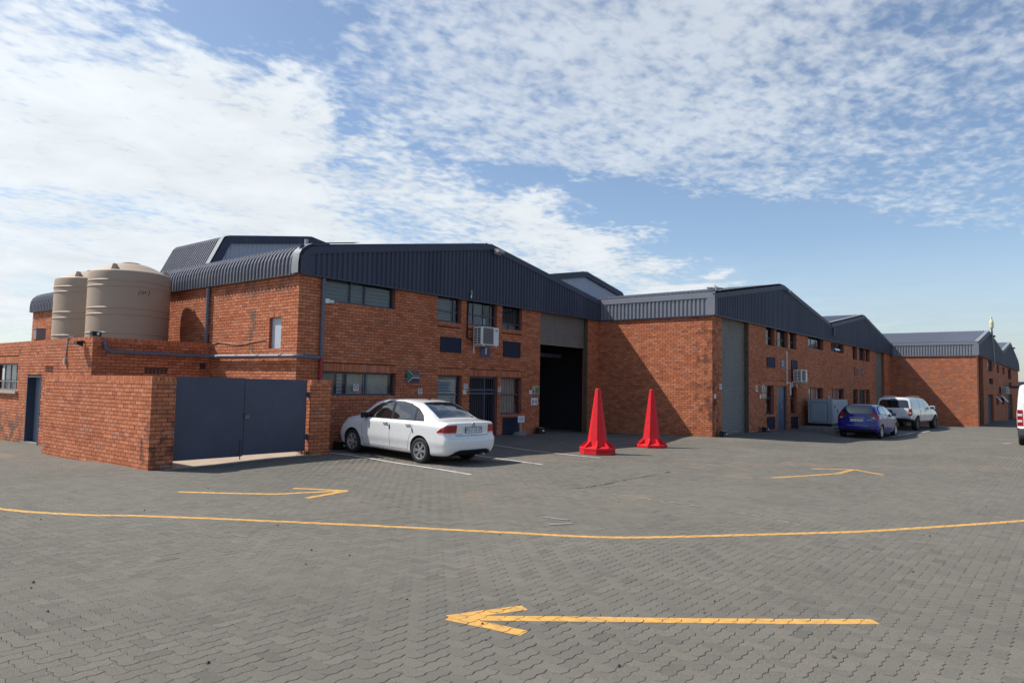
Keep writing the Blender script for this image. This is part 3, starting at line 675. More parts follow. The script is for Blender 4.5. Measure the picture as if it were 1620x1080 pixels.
window(bw, 'Y', Y1, O1['l1'], mull=(12.34, 13.02), blind=[(.0, .23, .02, .98, 'panel'), (.26, .33, .03, .97, 'blind'), (.40, .60, .03, .97, 'curtain'), (.61, .66, .03, .97, 'blind'), (.68, .97, .03, .97, 'curtain')])
window(bw, 'Y', Y1, O1['l2'], trans=(1.44,), blind=[(.04, .94, .03, .52, 'blind'), (.04, .94, .55, .9, 'blind')])
window(bw, 'Y', Y1, O1['l3'], trans=(1.44,), blind=[(.05, .95, .03, .97, 'curtain')], bars=7)
for k in ('u1', 'u2', 'u3', 'u4', 'l1', 'l2', 'l3'):
    o = O1[k]; sill(bw, 'Y', Y1, o[0], o[1], o[2])
def barred_door(parent, ax, c, o, split):
    d = part('security_gate', parent); b = MB(); u0, u1, z0, z1 = o
    for a, e in ((u0, u0+.06), (u1-.06, u1), (split-.03, split+.03)): bx(b, ax, c, a, e, .08, .12, z0, z1)
    for a, e in ((z1-.06, z1), (z0+.05, z0+.11), (z0+.76*(z1-z0), z0+.79*(z1-z0)), (z0+.70*(z1-z0), z0+.73*(z1-z0))): bx(b, ax, c, u0+.06, u1-.06, .082, .118, a, e)
    b.build('frame', frame_m, d); n = int((u1-u0)/.115)
    for i in range(n):
        u = u0+.08+(u1-u0-.16)*i/(n-1); g = MB(); bx(g, ax, c, u-.008, u+.008, .09, .106, z0+.1, z1-.06); g.build('bar', frame_m, d)
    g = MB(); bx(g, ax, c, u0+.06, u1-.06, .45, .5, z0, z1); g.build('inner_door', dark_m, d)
barred_door(bw, 'Y', Y1, (17.30, 18.72, .05, 2.05), 18.15)
plate(bw, 'Y', Y1, (15.90, 16.79, 2.81, 3.24), vent_m); plate(bw, 'Y', Y1, (19.02, 19.91, 2.79, 3.28), vent_m); plate(bw, 'Y', Y1, (19.03, 19.93, .05, .65), vent_m, fr=False)
shutter(bw, 'Y', Y1, (21.17, 24.42, 3.40, 4.62))
b = MB(); b.box(24.375, 24.417, Y1-.03, Y1+.12, -.2, 4.56); b.build('jamb_post', mat('rusty_jamb', (.13, .09, .05), .85, var=.25), bw)
# gable cladding
G1 = [(10.585, 4.55), (10.585, 4.80), (10.61, 4.97), (10.68, 5.11), (10.80, 5.22), (10.96, 5.295), (11.16, 5.345), (18.11, 6.57), (25.31, 5.36)]
top1 = lerp_prof([(10.585, 4.85), (10.68, 5.11), (10.96, 5.295), (11.16, 5.345), (18.11, 6.57), (25.31, 5.36)])
YF = Y1-.10
rib_face('Y', YF, 10.93, 25.19, lambda u: ZF-.02, lambda u: top1(u)-.14).build('gable_cladding', fascia_m, bw)
b = MB(); b.box(10.60, 25.19, YF+.01, YF+.06, ZF-.02, 5.30); b.prism([(11.1, 5.3), (25.2, 5.3), (18.11, 6.5)], 'y', YF+.01, YF+.06); b.build('gable_backing', fascia_m, bw)
band(G1[1:], YF-.055, YF+.02, .20).build('rake_flashing', fascia_m, bw)
b = MB(); b.box(10.59, 10.93, YF-.052, YF+.005, ZF-.02, 5.02); b.build('corner_flashing', fascia_m, bw)
b = MB(); b.box(10.62, 25.2, YF-.05, Y1-.012, ZF-.045, ZF-.018); b.build('drip_trim', frame_m, bw)
# rounded eaves and roof
BN = [(10.55, 4.55), (10.55, 4.80), (10.575, 4.98), (10.645, 5.13), (10.77, 5.25), (10.94, 5.33), (11.16, 5.385), (12.5, 5.62), (18.11, 6.60)]
rib_sheet(BN, YF+.20, 35.1).build('roof', roof_m, bw)
b = MB(); n = len(BN)-2
vs = [(p[0]-.045 if i < 4 else p[0]-.02, y, p[1]+(.0 if i < 2 else .045)) for i, p in enumerate(BN[:-1]) for y in (YF-.06, YF+.24)]
b.add(vs, [(2*i, 2*i+1, 2*i+3, 2*i+2) for i in range(len(BN)-2)]); b.build('barge_flashing', mat('bright_flashing', (.24, .25, .27), .38, var=.05), bw, smooth=True)
b = MB(); b.box(10.545, 10.652, YF+.2, 35.1, 4.53, 4.565); b.build('gutter', flash_sunlit_m, bw)
rib_sheet([(18.11, 6.60), (25.3, 5.42)], YF+.1, 35.1).build('roof', roof_m, bw)
# raised roof sections
def monitor(parent, y, xr, zr, half, ze, name='roof_monitor', depth=4.0, base=5.2):
    m = part(name, parent); prof = [(xr-half-1.0, ze-1.95), (xr-half-.12, ze-.16), (xr-half, ze-.03), (xr-half+.2, ze+.04), (xr, zr), (xr+half-.2, ze+.04), (xr+half, ze-.03), (xr+half+.12, ze-.16), (xr+half+1.0, ze-1.95)]
    f = lerp_prof([(xr-half-1.0, ze-1.95), (xr-half-.1, ze-.1), (xr, zr), (xr+half+.1, ze-.1), (xr+half+1.0, ze-1.95)])
    rib_face('Y', y, xr-half-.9, xr+half+.9, lambda u: base, lambda u: max(base, f(u)-.12), pitch=.19, depth=.02).build('cladding', lightsheet_m, m)
    band(prof, y-.16, y+.05, .30).build('fascia_band', fascia_m, m)
    rib_sheet(prof[:5], y-.05, y+depth, depth=.03).build('roof_sheet', roof_m, m); rib_sheet(prof[4:], y-.05, y+depth, depth=.03).build('roof_sheet', roof_m, m)
    e = MB(); vs = [(p[0]-.05, yy, p[1]+.05) for p in prof[:4] for yy in (y-.17, y+.12)]; e.add(vs, [(2*i, 2*i+1, 2*i+3, 2*i+2) for i in range(3)]); e.build('edge_flashing', MATS['bright_flashing'], m, smooth=True)
    k = MB(); k.prism([(p[0], p[1]-.03) for p in prof], 'y', y+depth-.05, y+depth); k.build('end_wall', lightsheet_m, m)
monitor(bw, 26.0, 18.11, 8.07, 3.85, 7.42)
b = MB(); b.tube([(12.44, 18, 5.5), (12.44, 18, 6.03)], .055, 12); b.build('roof_vent', galv_m, bw)
# downpipes
def downpipe(parent, pts, r, m, name='downpipe', clips=True):
    b = MB(); b.tube(pts, r, 12)
    if clips:
        for p, q in zip(pts[:-1], pts[1:]):
            p, q = Vector(p), Vector(q); L = (q-p).length
            for i in range(1, int(L/1.4)+1):
                c = p+(q-p)*(i*1.4/L); d = (q-p).normalized()*.03; b.tube([c-d, c+d], r*1.18, 12)
    return b.build(name, m, parent, smooth=True)
downpipe(bw, [(11.36, Y1-.09, ZF-.06), (11.36, Y1-.09, 2.42)], .05, pipe_m)
downpipe(bw, [(11.36, Y1-.09, 2.42), (11.36, Y1-.09, .0)], .052, redpipe_m)
downpipe(bw, [(X1-.08, 20.14, 4.50), (X1-.08, 20.14, -.1)], .055, pipe_m)
# ================================================================ second warehouse (two bays)
b2 = thing('brick_warehouse', 'middle brick warehouse, two gables, closed grey roller door right of the red cones', 'warehouse', (0, 0, 0), 0, 'brick warehouse units in the row')
XE = 57.3
O2 = dict(ro=(26.19, 29.0, -.5, 4.60), u1=(31.1, 32.2, 3.75, 4.6), u2=(32.48, 34.05, 3.75, 4.6), u3=(34.28, 35.38, 3.75, 4.6), u4=(37.28, 40.0, 3.95, 4.6), u5=(41.55, 44.25, 3.97, 4.52), u6=(46.34, 47.4, 3.74, 4.6), u7=(47.9, 49.47, 3.74, 4.6), u8=(49.65, 50.78, 3.74, 4.6), r3=(52.3, 55.2, -.6, 4.6),
          l1=(31.06, 32.08, .70, 1.98), dr=(32.55, 33.85, -.2, 1.97), l2=(34.4, 35.36, .68, 1.97), l3=(37.26, 39.9, .88, 1.94), l4=(41.5, 44.2, .85, 1.93), l5=(46.35, 47.5, .72, 1.93), d3=(47.85, 49.4, -.3, 1.93), l6=(49.65, 50.7, .72, 1.93))
wall_core('front_wall', b2, 'Y', Y2, X2, XE-.012, -.7, 4.66, list(O2.values()))
heads2 = [(o[0], o[1], o[3], o[3]+.222) for k, o in O2.items() if k[0] in 'ld']
brick_boxes(bond(X2-PRJ, XE-.012, -.35, ZF+.02, list(O2.values()), heads2), 'Y', Y2, 'brickwork', b2, seed=4)
wall_core('side_wall', b2, 'X', X2, Y2+.22, 15.9, -.5, 4.66, [])
brick_boxes(bond(Y2-PRJ, Y1-.012, -.25, ZF+.02, [], phase=.06), 'X', X2, 'brickwork', b2, seed=5)
b = MB(); b.box(X2+.5, XE, 33.7, 33.9, -.6, 5.2); b.build('back_wall', dark_m, b2)
for k, kw in dict(u1=dict(mull=(31.45,), trans=(4.1,)), u2=dict(mull=(33.0, 33.5), trans=(4.1,)), u3=dict(mull=(34.65,), trans=(4.1,)), u4=dict(mull=(38.2, 39.1)), u5=dict(mull=(42.9,)), u6=dict(mull=(46.8,)), u7=dict(mull=(48.4, 48.9)), u8=dict(mull=(50.1,)),
                  l1=dict(trans=(1.40,)), l2=dict(trans=(1.40,)), l3=dict(mull=(38.15, 39.0)), l4=dict(mull=(42.4, 43.3)), l5=dict(trans=(1.4,)), l6=dict(trans=(1.4,))).items():
    bl = {'u1': [(.02, .35, .03, .97, 'blind')], 'u2': [(.02, .55, .03, .97, 'blind')], 'u3': [(.02, .30, .03, .97, 'blind')], 'u4': [(.02, .3, .05, .95, 'blind'), (.34, .62, .05, .95, 'blind')], 'l3': [(.02, .3, .02, .98, 'curtain'), (.36, .62, .02, .98, 'blind'), (.68, .98, .02, .98, 'blind')], 'l4': [(.02, .3, .02, .98, 'blind'), (.36, .62, .02, .98, 'blind'), (.7, .96, .02, .98, 'blind')], 'l1': [(.03, .8, .55, .97, 'white')], 'l2': [(.03, .5, .5, .62, 'white'), (.03, .7, .64, .95, 'blind')]}.get(k, [])
    window(b2, 'Y', Y2, O2[k], blind=bl, rec=.12, **kw); sill(b2, 'Y', Y2, O2[k][0], O2[k][1], O2[k][2])
sash = part('open_sash', b2); b = MB(); c0 = Vector((42.2, Y2+.10, 4.46))
for x0, x1 in ((41.65, 41.69), (42.81, 42.85)): b.prism([(Y2+.10, 4.46), (Y2-.20, 4.06), (Y2-.22, 4.08), (Y2+.08, 4.48)], 'x', x0, x1)
b.build('frame', frame_m, sash); b = MB(); b.prism([(Y2+.095, 4.455), (Y2-.205, 4.06), (Y2-.21, 4.065), (Y2+.09, 4.46)], 'x', 41.69, 42.81); b.build('pane', mat('sky_lit_glass', (.08, .10, .12), .05, spec=1., coat=1), sash)
def panel_door(parent, ax, c, o, m=None):
    d = part('door', parent); b = MB(); u0, u1, z0, z1 = o
    bx(b, ax, c, u0+.05, u1-.05, .09, .13, z0, z1-.05)
    for i in range(2):
        for k in range(3):
            a = u0+.12+(u1-u0-.2)/2*i; zz = z0+.12+(z1-z0-.2)/3*k; bx(b, ax, c, a, a+(u1-u0-.34)/2, .078, .09, zz, zz+(z1-z0-.44)/3)
    b.build('leaf', m or door_m, d); b = MB()
    for a, e in ((u0, u0+.05), (u1-.05, u1)): bx(b, ax, c, a, e, .05, .14, z0, z1)
    bx(b, ax, c, u0+.05, u1-.05, .052, .138, z1-.05, z1); b.build('frame', frame_m, d)
    b = MB(); bx(b, ax, c, u0+.55*(u1-u0), u0+.55*(u1-u0)+.05, .04, .078, z0+.98, z0+1.12); b.build('handle', galv_m, d)
panel_door(b2, 'Y', Y2, (32.55, 33.85, -.05, 1.97))
panel_door(b2, 'Y', Y2, (47.85, 49.4, -.15, 1.93), dark_m)  # dark-coloured leaf stands in for the shade of an open doorway
shutter(b2, 'Y', Y2, (26.19, 29.0, .02, 4.62)); shutter(b2, 'Y', Y2, (52.3, 55.2, -.25, 4.62))
b = MB(); b.box(28.955, 28.997, Y2-.02, Y2+.12, -.1, 4.56); b.build('jamb_post', MATS['rusty_jamb'], b2)
plate(b2, 'Y', Y2, (31.2, 32.18, 2.8, 3.2), vent_m); plate(b2, 'Y', Y2, (34.55, 35.4, 2.76, 3.2), vent_m)
plate(b2, 'Y', Y2, (31.2, 32.1, .08, .55), vent_m, louv=5); plate(b2, 'Y', Y2, (34.5, 35.4, .02, .50), vent_m, louv=5)
plate(b2, 'Y', Y2, (46.6, 47.5, 2.8, 3.2), mat('faded_plate', (.20, .10, .09), .8)); 
G2 = [(25.17, 5.35), (33.14, 6.64), (41.04, 5.47), (48.95, 6.64), (57.35, 5.26)]
top2 = lerp_prof(G2); YG = Y2-.10
rib_face('Y', YG, 25.45, 57.28, lambda u: ZF-.02, lambda u: top2(u)-.14).build('gable_cladding', fascia_m, b2)
b = MB(); b.box(25.2, 57.29, YG+.01, YG+.06, ZF-.02, 5.25); b.prism([(25.3, 5.25), (41, 5.25), (33.14, 6.57)], 'y', YG+.01, YG+.06); b.prism([(41.05, 5.25), (57.2, 5.25), (48.95, 6.57)], 'y', YG+.01, YG+.06); b.build('gable_backing', fascia_m, b2)
band(G2[:3], YG-.055, YG+.02, .20).build('rake_flashing', fascia_m, b2); band(G2[2:], YG-.052, YG+.02, .20).build('rake_flashing', fascia_m, b2)
b = MB(); b.box(25.19, 25.45, YG-.05, YG+.005, ZF-.02, 5.18); b.build('corner_flashing', fascia_m, b2)
b = MB(); b.box(25.2, 57.28, YG-.05, Y2-.012, ZF-.045, ZF-.018); b.build('drip_trim', frame_m, b2)
# side fascia: same navy sheet, painted paler for the sun it faces
XS = X2-.035
rib_face('X', XS, YG+.24, YF-.05, lambda u: ZF-.02, lambda u: 5.20).build('side_cladding', flash_sunlit_m, b2)
b = MB(); b.box(XS-.055, XS+.02, YG-.05, YF-.06, 5.19, 5.41); b.build('cap_flashing', flash_sunlit_m, b2)
b = MB(); b.box(XS-.052, XS+.004, YG-.048, YG+.24, ZF-.02, 5.19); b.build('corner_flashing', flash_sunlit_m, b2)
b = MB(); b.box(XS+.04, XS+.09, YG+.06, YF-.05, ZF-.02, 5.25); b.build('fascia_backing', fascia_m, b2)
b = MB(); b.box(XS-.05, X2-.018, YG+.0, YF-.06, ZF-.06, ZF-.021); b.build('gutter', frame_m, b2)
for p in ([(25.2, 5.40), (33.14, 6.68)], [(33.14, 6.68), (41.04, 5.50)], [(41.04, 5.50), (48.95, 6.68)], [(48.95, 6.68), (57.3, 5.36)]):
    rib_sheet(p, YG+.03, 34.0).build('roof', roof_m, b2)
for p in (G2[0:2], G2[2:4]):
    b = MB(); vs = [(x, y, z+.09) for x, z in p for y in (YG-.06, YG+.16)]; b.add(vs, [(0, 1, 3, 2)]); b.build('barge_flashing', MATS['bright_flashing'], b2)
b = MB(); b.tube([(41.15, YG-.09, 5.52), (41.15, YG-.09, 5.36)], .05, 10); b.tube([(41.5, YG-.09, 5.30), (41.5, YG-.09, 4.85)], .06, 10); b.build('valley_spout', pipe_m, b2)
monitor(b2, 21.5, 33.14, 8.22, 4.0, 7.50)
# ================================================================ third warehouse
b3 = thing('brick_warehouse', 'farthest brick warehouse at the end of the row behind the white pickup', 'warehouse', (0, 0, 0), 0, 'brick warehouse units in the row')
Y3 = 5.42; ZG = 4.45; XR = 99.0
O3 = dict(ro=(58.3, 61.2, -1, 4.35), u1=(64.6, 68.4, 3.55, 4.35), u2=(72.2, 74.2, 3.6, 4.3), u3=(78.0, 80.2, 3.6, 4.3), u4=(84.0, 88.5, 3.3, 4.35), m1=(65.4, 68.7, 2.55, 3.05), m2=(85.0, 88.5, 2.5, 3.0), l1=(64.0, 68.6, -1, 1.75), l2=(71.2, 73.4, .9, 1.75), l3=(76.0, 79.0, .9, 1.75), l4=(83, 89, -1, 1.8))
wall_core('front_wall', b3, 'Y', Y3, XE, XR, -1.2, 4.5, list(O3.values()))
brick_boxes(bond(XE-PRJ, XR, -.95, ZG+.02, list(O3.values())), 'Y', Y3, 'brickwork', b3, seed=6)
wall_core('side_wall', b3, 'X', XE, Y3+.22, 11.0, -.9, 4.5, [])
brick_boxes(bond(Y3-PRJ, Y2-.012, -.65, ZG+.02, [], phase=.03), 'X', XE, 'brickwork', b3, seed=7)
for k in ('u1', 'u2', 'u3', 'u4', 'm1', 'm2', 'l2', 'l3'):
    o = O3[k]; window(b3, 'Y', Y3, o, mull=((o[0]*2+o[1])/3, (o[0]+2*o[1])/3), rec=.12); sill(b3, 'Y', Y3, o[0], o[1], o[2])
for x in (71.6, 77.0, 78.2):
    b = MB(); b.prism([(Y3+.1, 1.7), (Y3-.35, 1.12), (Y3-.37, 1.14), (Y3+.08, 1.72)], 'x', x, x+.7); b.build('open_sash', white_m, b3)
for k in ('l1', 'l4', 'ro'):
    o = O3[k]; b = MB(); bx(b, 'Y', Y3, o[0], o[1], .18, .24, o[2], o[3])
    for i in range(1, 5): u = o[0]+(o[1]-o[0])*i/5; bx(b, 'Y', Y3, u-.03, u+.03, .15, .18, o[2], o[3])
    b.build('door', dark_m if k == 'ro' else frame_m, b3)
G3 = [(XE-.1, 5.28), (65.3, 6.62), (77.3, 5.66), (86.9, 7.0), (97.2, 5.62), (98.3, 5.3), (98.9, 4.9), (99.0, 4.5)]
top3 = lerp_prof(G3); YH = Y3-.10
rib_face('Y', YH, XE+.2, 98.9, lambda u: ZG-.02, lambda u: max(ZG, top3(u)-.14), pitch=.25).build('gable_cladding', fascia_m, b3)
b = MB(); b.box(XE+.05, 97, YH+.01, YH+.06, ZG-.02, 5.2); b.prism([(XE+.1, 5.2), (77, 5.2), (77, 5.55), (65.3, 6.55)], 'y', YH+.01, YH+.06); b.prism([(77.2, 5.2), (97, 5.2), (97, 5.5), (86.9, 6.93), (77.2, 5.6)], 'y', YH+.01, YH+.06); b.build('gable_backing', fascia_m, b3)
band(G3, YH-.055, YH+.02, .2).build('rake_flashing', fascia_m, b3)
XT = XE-.035
rib_face('X', XT, YH+.24, YG-.05, lambda u: ZG-.02, lambda u: 5.16).build('side_cladding', flash_sunlit_m, b3)  # navy sheet again, with its sunlit tone painted in
b = MB(); b.box(XT-.055, XT+.02, YH-.05, YG-.06, 5.15, 5.34); b.build('cap_flashing', flash_sunlit_m, b3)
b = MB(); b.box(XT-.052, XT+.004, YH-.05, YH+.24, ZG-.02, 5.15); b.build('corner_flashing', flash_sunlit_m, b3)
b = MB(); b.box(XT+.04, XT+.09, YH+.06, YG-.05, ZG-.02, 5.2); b.build('fascia_backing', fascia_m, b3)
b = MB(); b.box(XT-.05, XE-.018, YH, YG-.06, ZG-.07, ZG-.03); b.build('gutter', flash_sunlit_m, b3)
for p in ([(57.25, 5.34), (65.3, 6.66)], [(65.3, 6.66), (77.3, 5.7)], [(77.3, 5.7), (86.9, 7.04)], [(86.9, 7.04), (99, 5.4)]):
    rib_sheet(p, YH+.03, 30.0, pitch=.20).build('roof', roof_m, b3)
for p in (G3[0:2], G3[2:4]):
    b = MB(); vs = [(x, y, z+.09) for x, z in p for y in (YH-.06, YH+.2)]; b.add(vs, [(0, 1, 3, 2)]); b.build('barge_flashing', MATS['bright_flashing'], b3)
b = MB(); b.box(XE+.3, 99, 29.6, 29.8, -1, 5.1); b.box(98.8, 99, Y3+.3, 29.6, -1.2, 5.0); b.build('back_wall', reveal_m, b3)
b = MB(); b.box(79.6, 80.0, 4.1, Y3-.02, 2.36, 2.54); b.box(80.0, 84.0, 4.1, 4.3, 2.36, 2.54); b.box(79.6, 84, 4.12, Y3-.02, 2.545, 2.60); tag(b.build('entrance_canopy', frame_m), 'dark flat canopy jutting from the farthest warehouse beside the van', 'canopy')
# ================================================================ flat roofed outbuilding and enclosure
XA, YA = 7.48, 20.03; ZP = 2.85
an = thing('brick_outbuilding', 'low flat-roofed brick outbuilding carrying the two beige tanks', 'outbuilding', (0, 0, 0))
OA = dict(dr=(23.55, 24.72, -.6, 1.80), w=(25.62, 27.9, 1.33, 2.18), v=(22.68, 23.28, 1.90, 2.05))
wall_core('left_wall', an, 'X', XA, YA, 33.0, -.6, ZP-.02, [OA['dr'], OA['w']])
brick_boxes(bond(YA-PRJ, 33.0, -.4, ZP, list(OA.values()), [(YA-PRJ, 33.0, ZP-.115, ZP), (25.6, 27.95, 2.18, 2.40)], phase=.09), 'X', XA, 'brickwork', an, seed=8)
VR = (8.80, 9.43, 1.88, 2.05)
wall_core('end_wall', an, 'Y', YA, XA+.22, X1-.012, -.5, ZP-.02, [])
brick_boxes(bond(XA-PRJ, X1-.02, -.35, ZP, [VR, (10.36, 10.54, 2.06, 2.22)], [(XA-PRJ, X1-.02, ZP-.115, ZP)]), 'Y', YA, 'brickwork', an, seed=9)
b = MB(); b.box(XA+.2, X1-.02, YA+.2, 33, 2.10, 2.20); b.build('roof_slab', conc_m, an)
window(an, 'X', XA, OA['w'], mull=(26.1, 26.65, 27.2), trans=(1.62,), rec=.09, m=mat('grey_steel_frame', (.20, .22, .25), .45), blind=[(.05, .95, .05, .9, 'curtain')])
b = MB(); b.box(XA-.09, XA+.09, 25.5, 27.9, 1.24, 1.325); b.build('window_sill', mat('concrete_sill', (.42, .36, .30), .85, var=.15), an)
d = part('door', an); b = MB(); b.box(XA+.20, XA+.24, 23.60, 24.67, -.2, 1.75); b.build('leaf', mat('worn_door_paint', (.16, .20, .26), .5, var=.12), d)
b = MB(); b.box(XA-.02, XA+.24, 23.55, 23.60, -.25, 1.80); b.box(XA-.02, XA+.24, 24.67, 24.72, -.25, 1.80); b.box(XA-.018, XA+.238, 23.60, 24.67, 1.75, 1.80); b.build('frame', frame_m, d)
b = MB(); b.box(XA-.05, XA+.1, 23.55, 24.72, -.3, -.16); b.build('step', conc_m, d)
def airbrick(ax, c, o, parent):
    b = MB(); bx(b, ax, c, o[0], o[1], -.004, .002, o[2], o[3]); b.build('air_vent', dark_m, parent); b = MB(); n = 6
    for i in range(n+1):
        u = o[0]+(o[1]-o[0])*i/n; bx(b, ax, c, u-.008, u+.008, -.016, -.004, o[2], o[3])
    for z in (o[2], (o[2]+o[3])/2, o[3]): bx(b, ax, c, o[0], o[1], -.0155, -.0045, z-.007, z+.007)
    b.build('air_vent', reveal_m, parent)
airbrick('X', XA, OA['v'], an); airbrick('Y', YA, VR, an)
b = MB(); b.box(10.38, 10.52, YA-.03, YA+.0, 2.08, 2.20); b.build('pipe_hole', dark_m, an)
# grey waste pipe
b = MB(); zc = 2.46; yp = YA-.12; xp = X1-.12
pts = [(7.74, YA-.02, 2.70), (7.74, yp+.03, 2.70), (7.74, yp, 2.64), (7.76, yp, 2.52), (7.84, yp, zc), (xp-.1, yp, zc-.01), (xp, yp-.1, zc-.012), (xp, Y1-.05, zc-.05), (xp+.08, Y1-.14, zc-.05), (11.26, Y1-.14, zc-.06)]
b.tube(pts, .052, 12)
for t in np.linspace(8.5, 10.2, 3): b.tube([(t-.05, yp, zc), (t+.05, yp, zc)], .06, 12)
for t in np.linspace(16.2, 19.4, 4): b.tube([(xp, t-.05, zc-.03), (xp, t+.05, zc-.03)], .06, 12)
tag(b.build('waste_pipe', pipe_m, smooth=True), 'grey waste pipe running along the outbuilding and warehouse above the gates', 'pipe')
b = MB(); pts = [(X1-.03, 20.0, 2.78)] + [(X1-.03, y, 2.83+.05*math.sin(y*2.3)) for y in np.linspace(19.6, 17.1, 9)]
b.tube(pts, .009, 6); tag(b.build('loose_cable', mat('pale_cable', (.50, .36, .28), .6), smooth=True), 'pale cable sagging across the sunlit wall towards the small panel', 'cable')
b = MB(); b.box(11.10, 11.22, Y1-.07, Y1-.012, 1.02, 1.20); tag(b.build('meter_box', white_m), 'small white box on the wall just right of the brick pier', 'meter box')
# enclosure wall with a brick each, pier and gates
ew = thing('enclosure_wall', 'chest-high orange brick enclosure wall with soldier coping left of the gates', 'brick wall', (0, 0, 0))
XW, YW = 6.59, 14.60; ZT = 1.815
b = MB(); b.box(XW, XW+.21, YW, 20.45, -.4, ZT-.012); b.box(XW+.21, XW+.48, YW, YW+.21, -.3, ZT-.013); b.box(XW+.21, XA, 20.25, 20.45, -.4, ZT-.014); b.build('wall_core', mortar_m, ew)
def loose_bricks():
    # the nearest 300 as parts, the rest as one mesh
    side = [('X', XW) + r for r in bond(YW-PRJ, 20.45, -.22, ZT, [], [(YW-PRJ, 20.45, ZT-.108, ZT)])]
    end = [('Y', YW) + r for r in bond(XW-PRJ, XW+.48, -.2, ZT, [], [(XW-PRJ, XW+.48, ZT-.108, ZT)], phase=.12)]
    end = [e for e in end]
    allb = side+end
    def vis(r): return r[5] > -.09
    key = sorted([r for r in allb if vis(r)], key=lambda r: (0 if r[0] == 'Y' else 1, r[2] if r[0] == 'X' else 0))
    pick = key[:300]; ps = set(pick); cache = {}
    rg = random.Random(5)
    for ax, c, u0, u1, z0, z1 in pick:
        w, h = round(u1-u0, 3), round(z1-z0, 3); k = (ax, w, h)
        if k not in cache:
            q = MB()
            if ax == 'X': q.box(-PRJ, .003, -w/2, w/2, -h/2, h/2)
            else: q.box(-w/2, w/2, -PRJ, .003, -h/2, h/2)
            me = bpy.data.meshes.new('brick'); me.from_pydata(q.v, [], q.f); me.materials.append(brick_m); cache[k] = me
        o = bpy.data.objects.new('brick', cache[k]); COL.objects.link(o); o.parent = ew
        um, zm = (u0+u1)/2, (z0+z1)/2; j = rg.uniform(-.0025, .0025)
        o.location = (c+j, um, zm) if ax == 'X' else (um, c+j, zm)
        o.rotation_euler = (0, rg.gauss(0, .012), rg.gauss(0, .008)) if ax == 'X' else (rg.gauss(0, .012), 0, rg.gauss(0, .008))
    for ax, c in (('X', XW), ('Y', YW)):
        rest = [r[2:] for r in allb if r not in ps and r[0] == ax]
        if rest: brick_boxes(rest, ax, c, 'brickwork', ew, seed=11)
loose_bricks()
b = MB(); k = int((20.45-YW)/CO)
for i in range(k): b.box(XW-.004, XW+.205, YW+i*CO+.005, YW+(i+1)*CO-.005, ZT-.012, ZT+.002+(i % 4)*.001)
stuff(b.build('coping_top', brick_m, ew))
pr = thing('gate_pier', 'short free-standing brick pier carrying the right gate hinges', 'brick pier', (0, 0, 0))
b = MB(); b.box(10.40, 10.98, YW+.02, YW+.42, -.3, ZT-.01); b.build('pier_core', mortar_m, pr)
brick_boxes(bond(10.40-PRJ, 10.98, -.2, ZT, [], [(10.40-PRJ, 10.98, ZT-.108, ZT)]), 'Y', YW+.02, 'brickwork', pr, seed=12)
brick_boxes(bond(YW+.02-PRJ, YW+.42, -.2, ZT, [], [(YW+.02-PRJ, YW+.42, ZT-.108, ZT)], phase=.1), 'X', 10.40, 'brickwork', pr, seed=13)
def gate(x0, x1, z0, z1, label, hinge):
    g = thing('gate_leaf', label, 'gate', (0, 0, 0), 0, 'navy steel gate leaves'); y = YW+.10
    b = MB(); b.box(x0, x1, y, y+.006, z0, z1); b.build('sheet', gate_m, g)
    b = MB()
    for a, e in ((x0, x0+.04), (x1-.04, x1)): b.box(a, e, y+.006, y+.046, z0, z1)
    for a, e in ((z0, z0+.04), (z1-.04, z1), ((z0+z1)/2-.02, (z0+z1)/2+.02)): b.box(x0+.04, x1-.04, y+.0065, y+.045, a, e)
    b.build('frame', gate_m, g)
    hx = x0-.05 if hinge < 0 else x1
    for z in (z0+.28, z1-.42):
        b = MB(); b.box(hx, hx+.06, y-.012, y+.03, z, z+.12); b.tube([(hx+.03, y-.02, z-.02), (hx+.03, y-.02, z+.14)], .018, 8); b.build('hinge', frame_m, g)
    return g
gate(7.08, 8.68, .065, 1.82, 'left navy steel gate leaf beside the orange enclosure wall', -1)
gr_ = gate(8.692, 10.33, .085, 1.805, 'right navy steel gate leaf hung on the free-standing brick pier', 1)
b = MB(); b.box(8.70, 8.80, YW+.06, YW+.10, .90, .99); b.tube([(8.72, YW+.07, .99), (8.72, YW+.05, 1.03), (8.78, YW+.05, 1.03), (8.78, YW+.07, .99)], .007, 8); b.build('lock', grille_m, gr_)
b = MB(); b.tube([(8.62, YW+.09, .0), (8.62, YW+.09, .45)], .012, 8); b.box(8.58, 8.66, YW+.07, YW+.11, .1, .14); b.build('drop_bolt', frame_m, gr_)
w_ = MB(); rg_ = random.Random(9)
for i in range(60):
    x, y = rg_.gauss(10.30, .10), rg_.gauss(14.62, .06); a = rg_.uniform(0, 6.28); h = rg_.uniform(.05, .16); z = gzf(x, y); l = .035
    w_.add([(x, y, z), (x+math.cos(a)*l*.5, y+math.sin(a)*l*.5, z+h*.6), (x+math.cos(a)*l*1.6, y+math.sin(a)*l*1.6, z+h), (x+math.cos(a+.9)*l*.6, y+math.sin(a+.9)*l*.6, z+h*.55)], [(0, 1, 2, 3)])
stuff(tag(w_.build('weeds', mat('weed_green', (.06, .10, .025), .7, var=.3), recalc=False), 'small green weeds at the foot of the brick gate pier', 'weeds'))
pb_ = MB(); rg_ = random.Random(21)
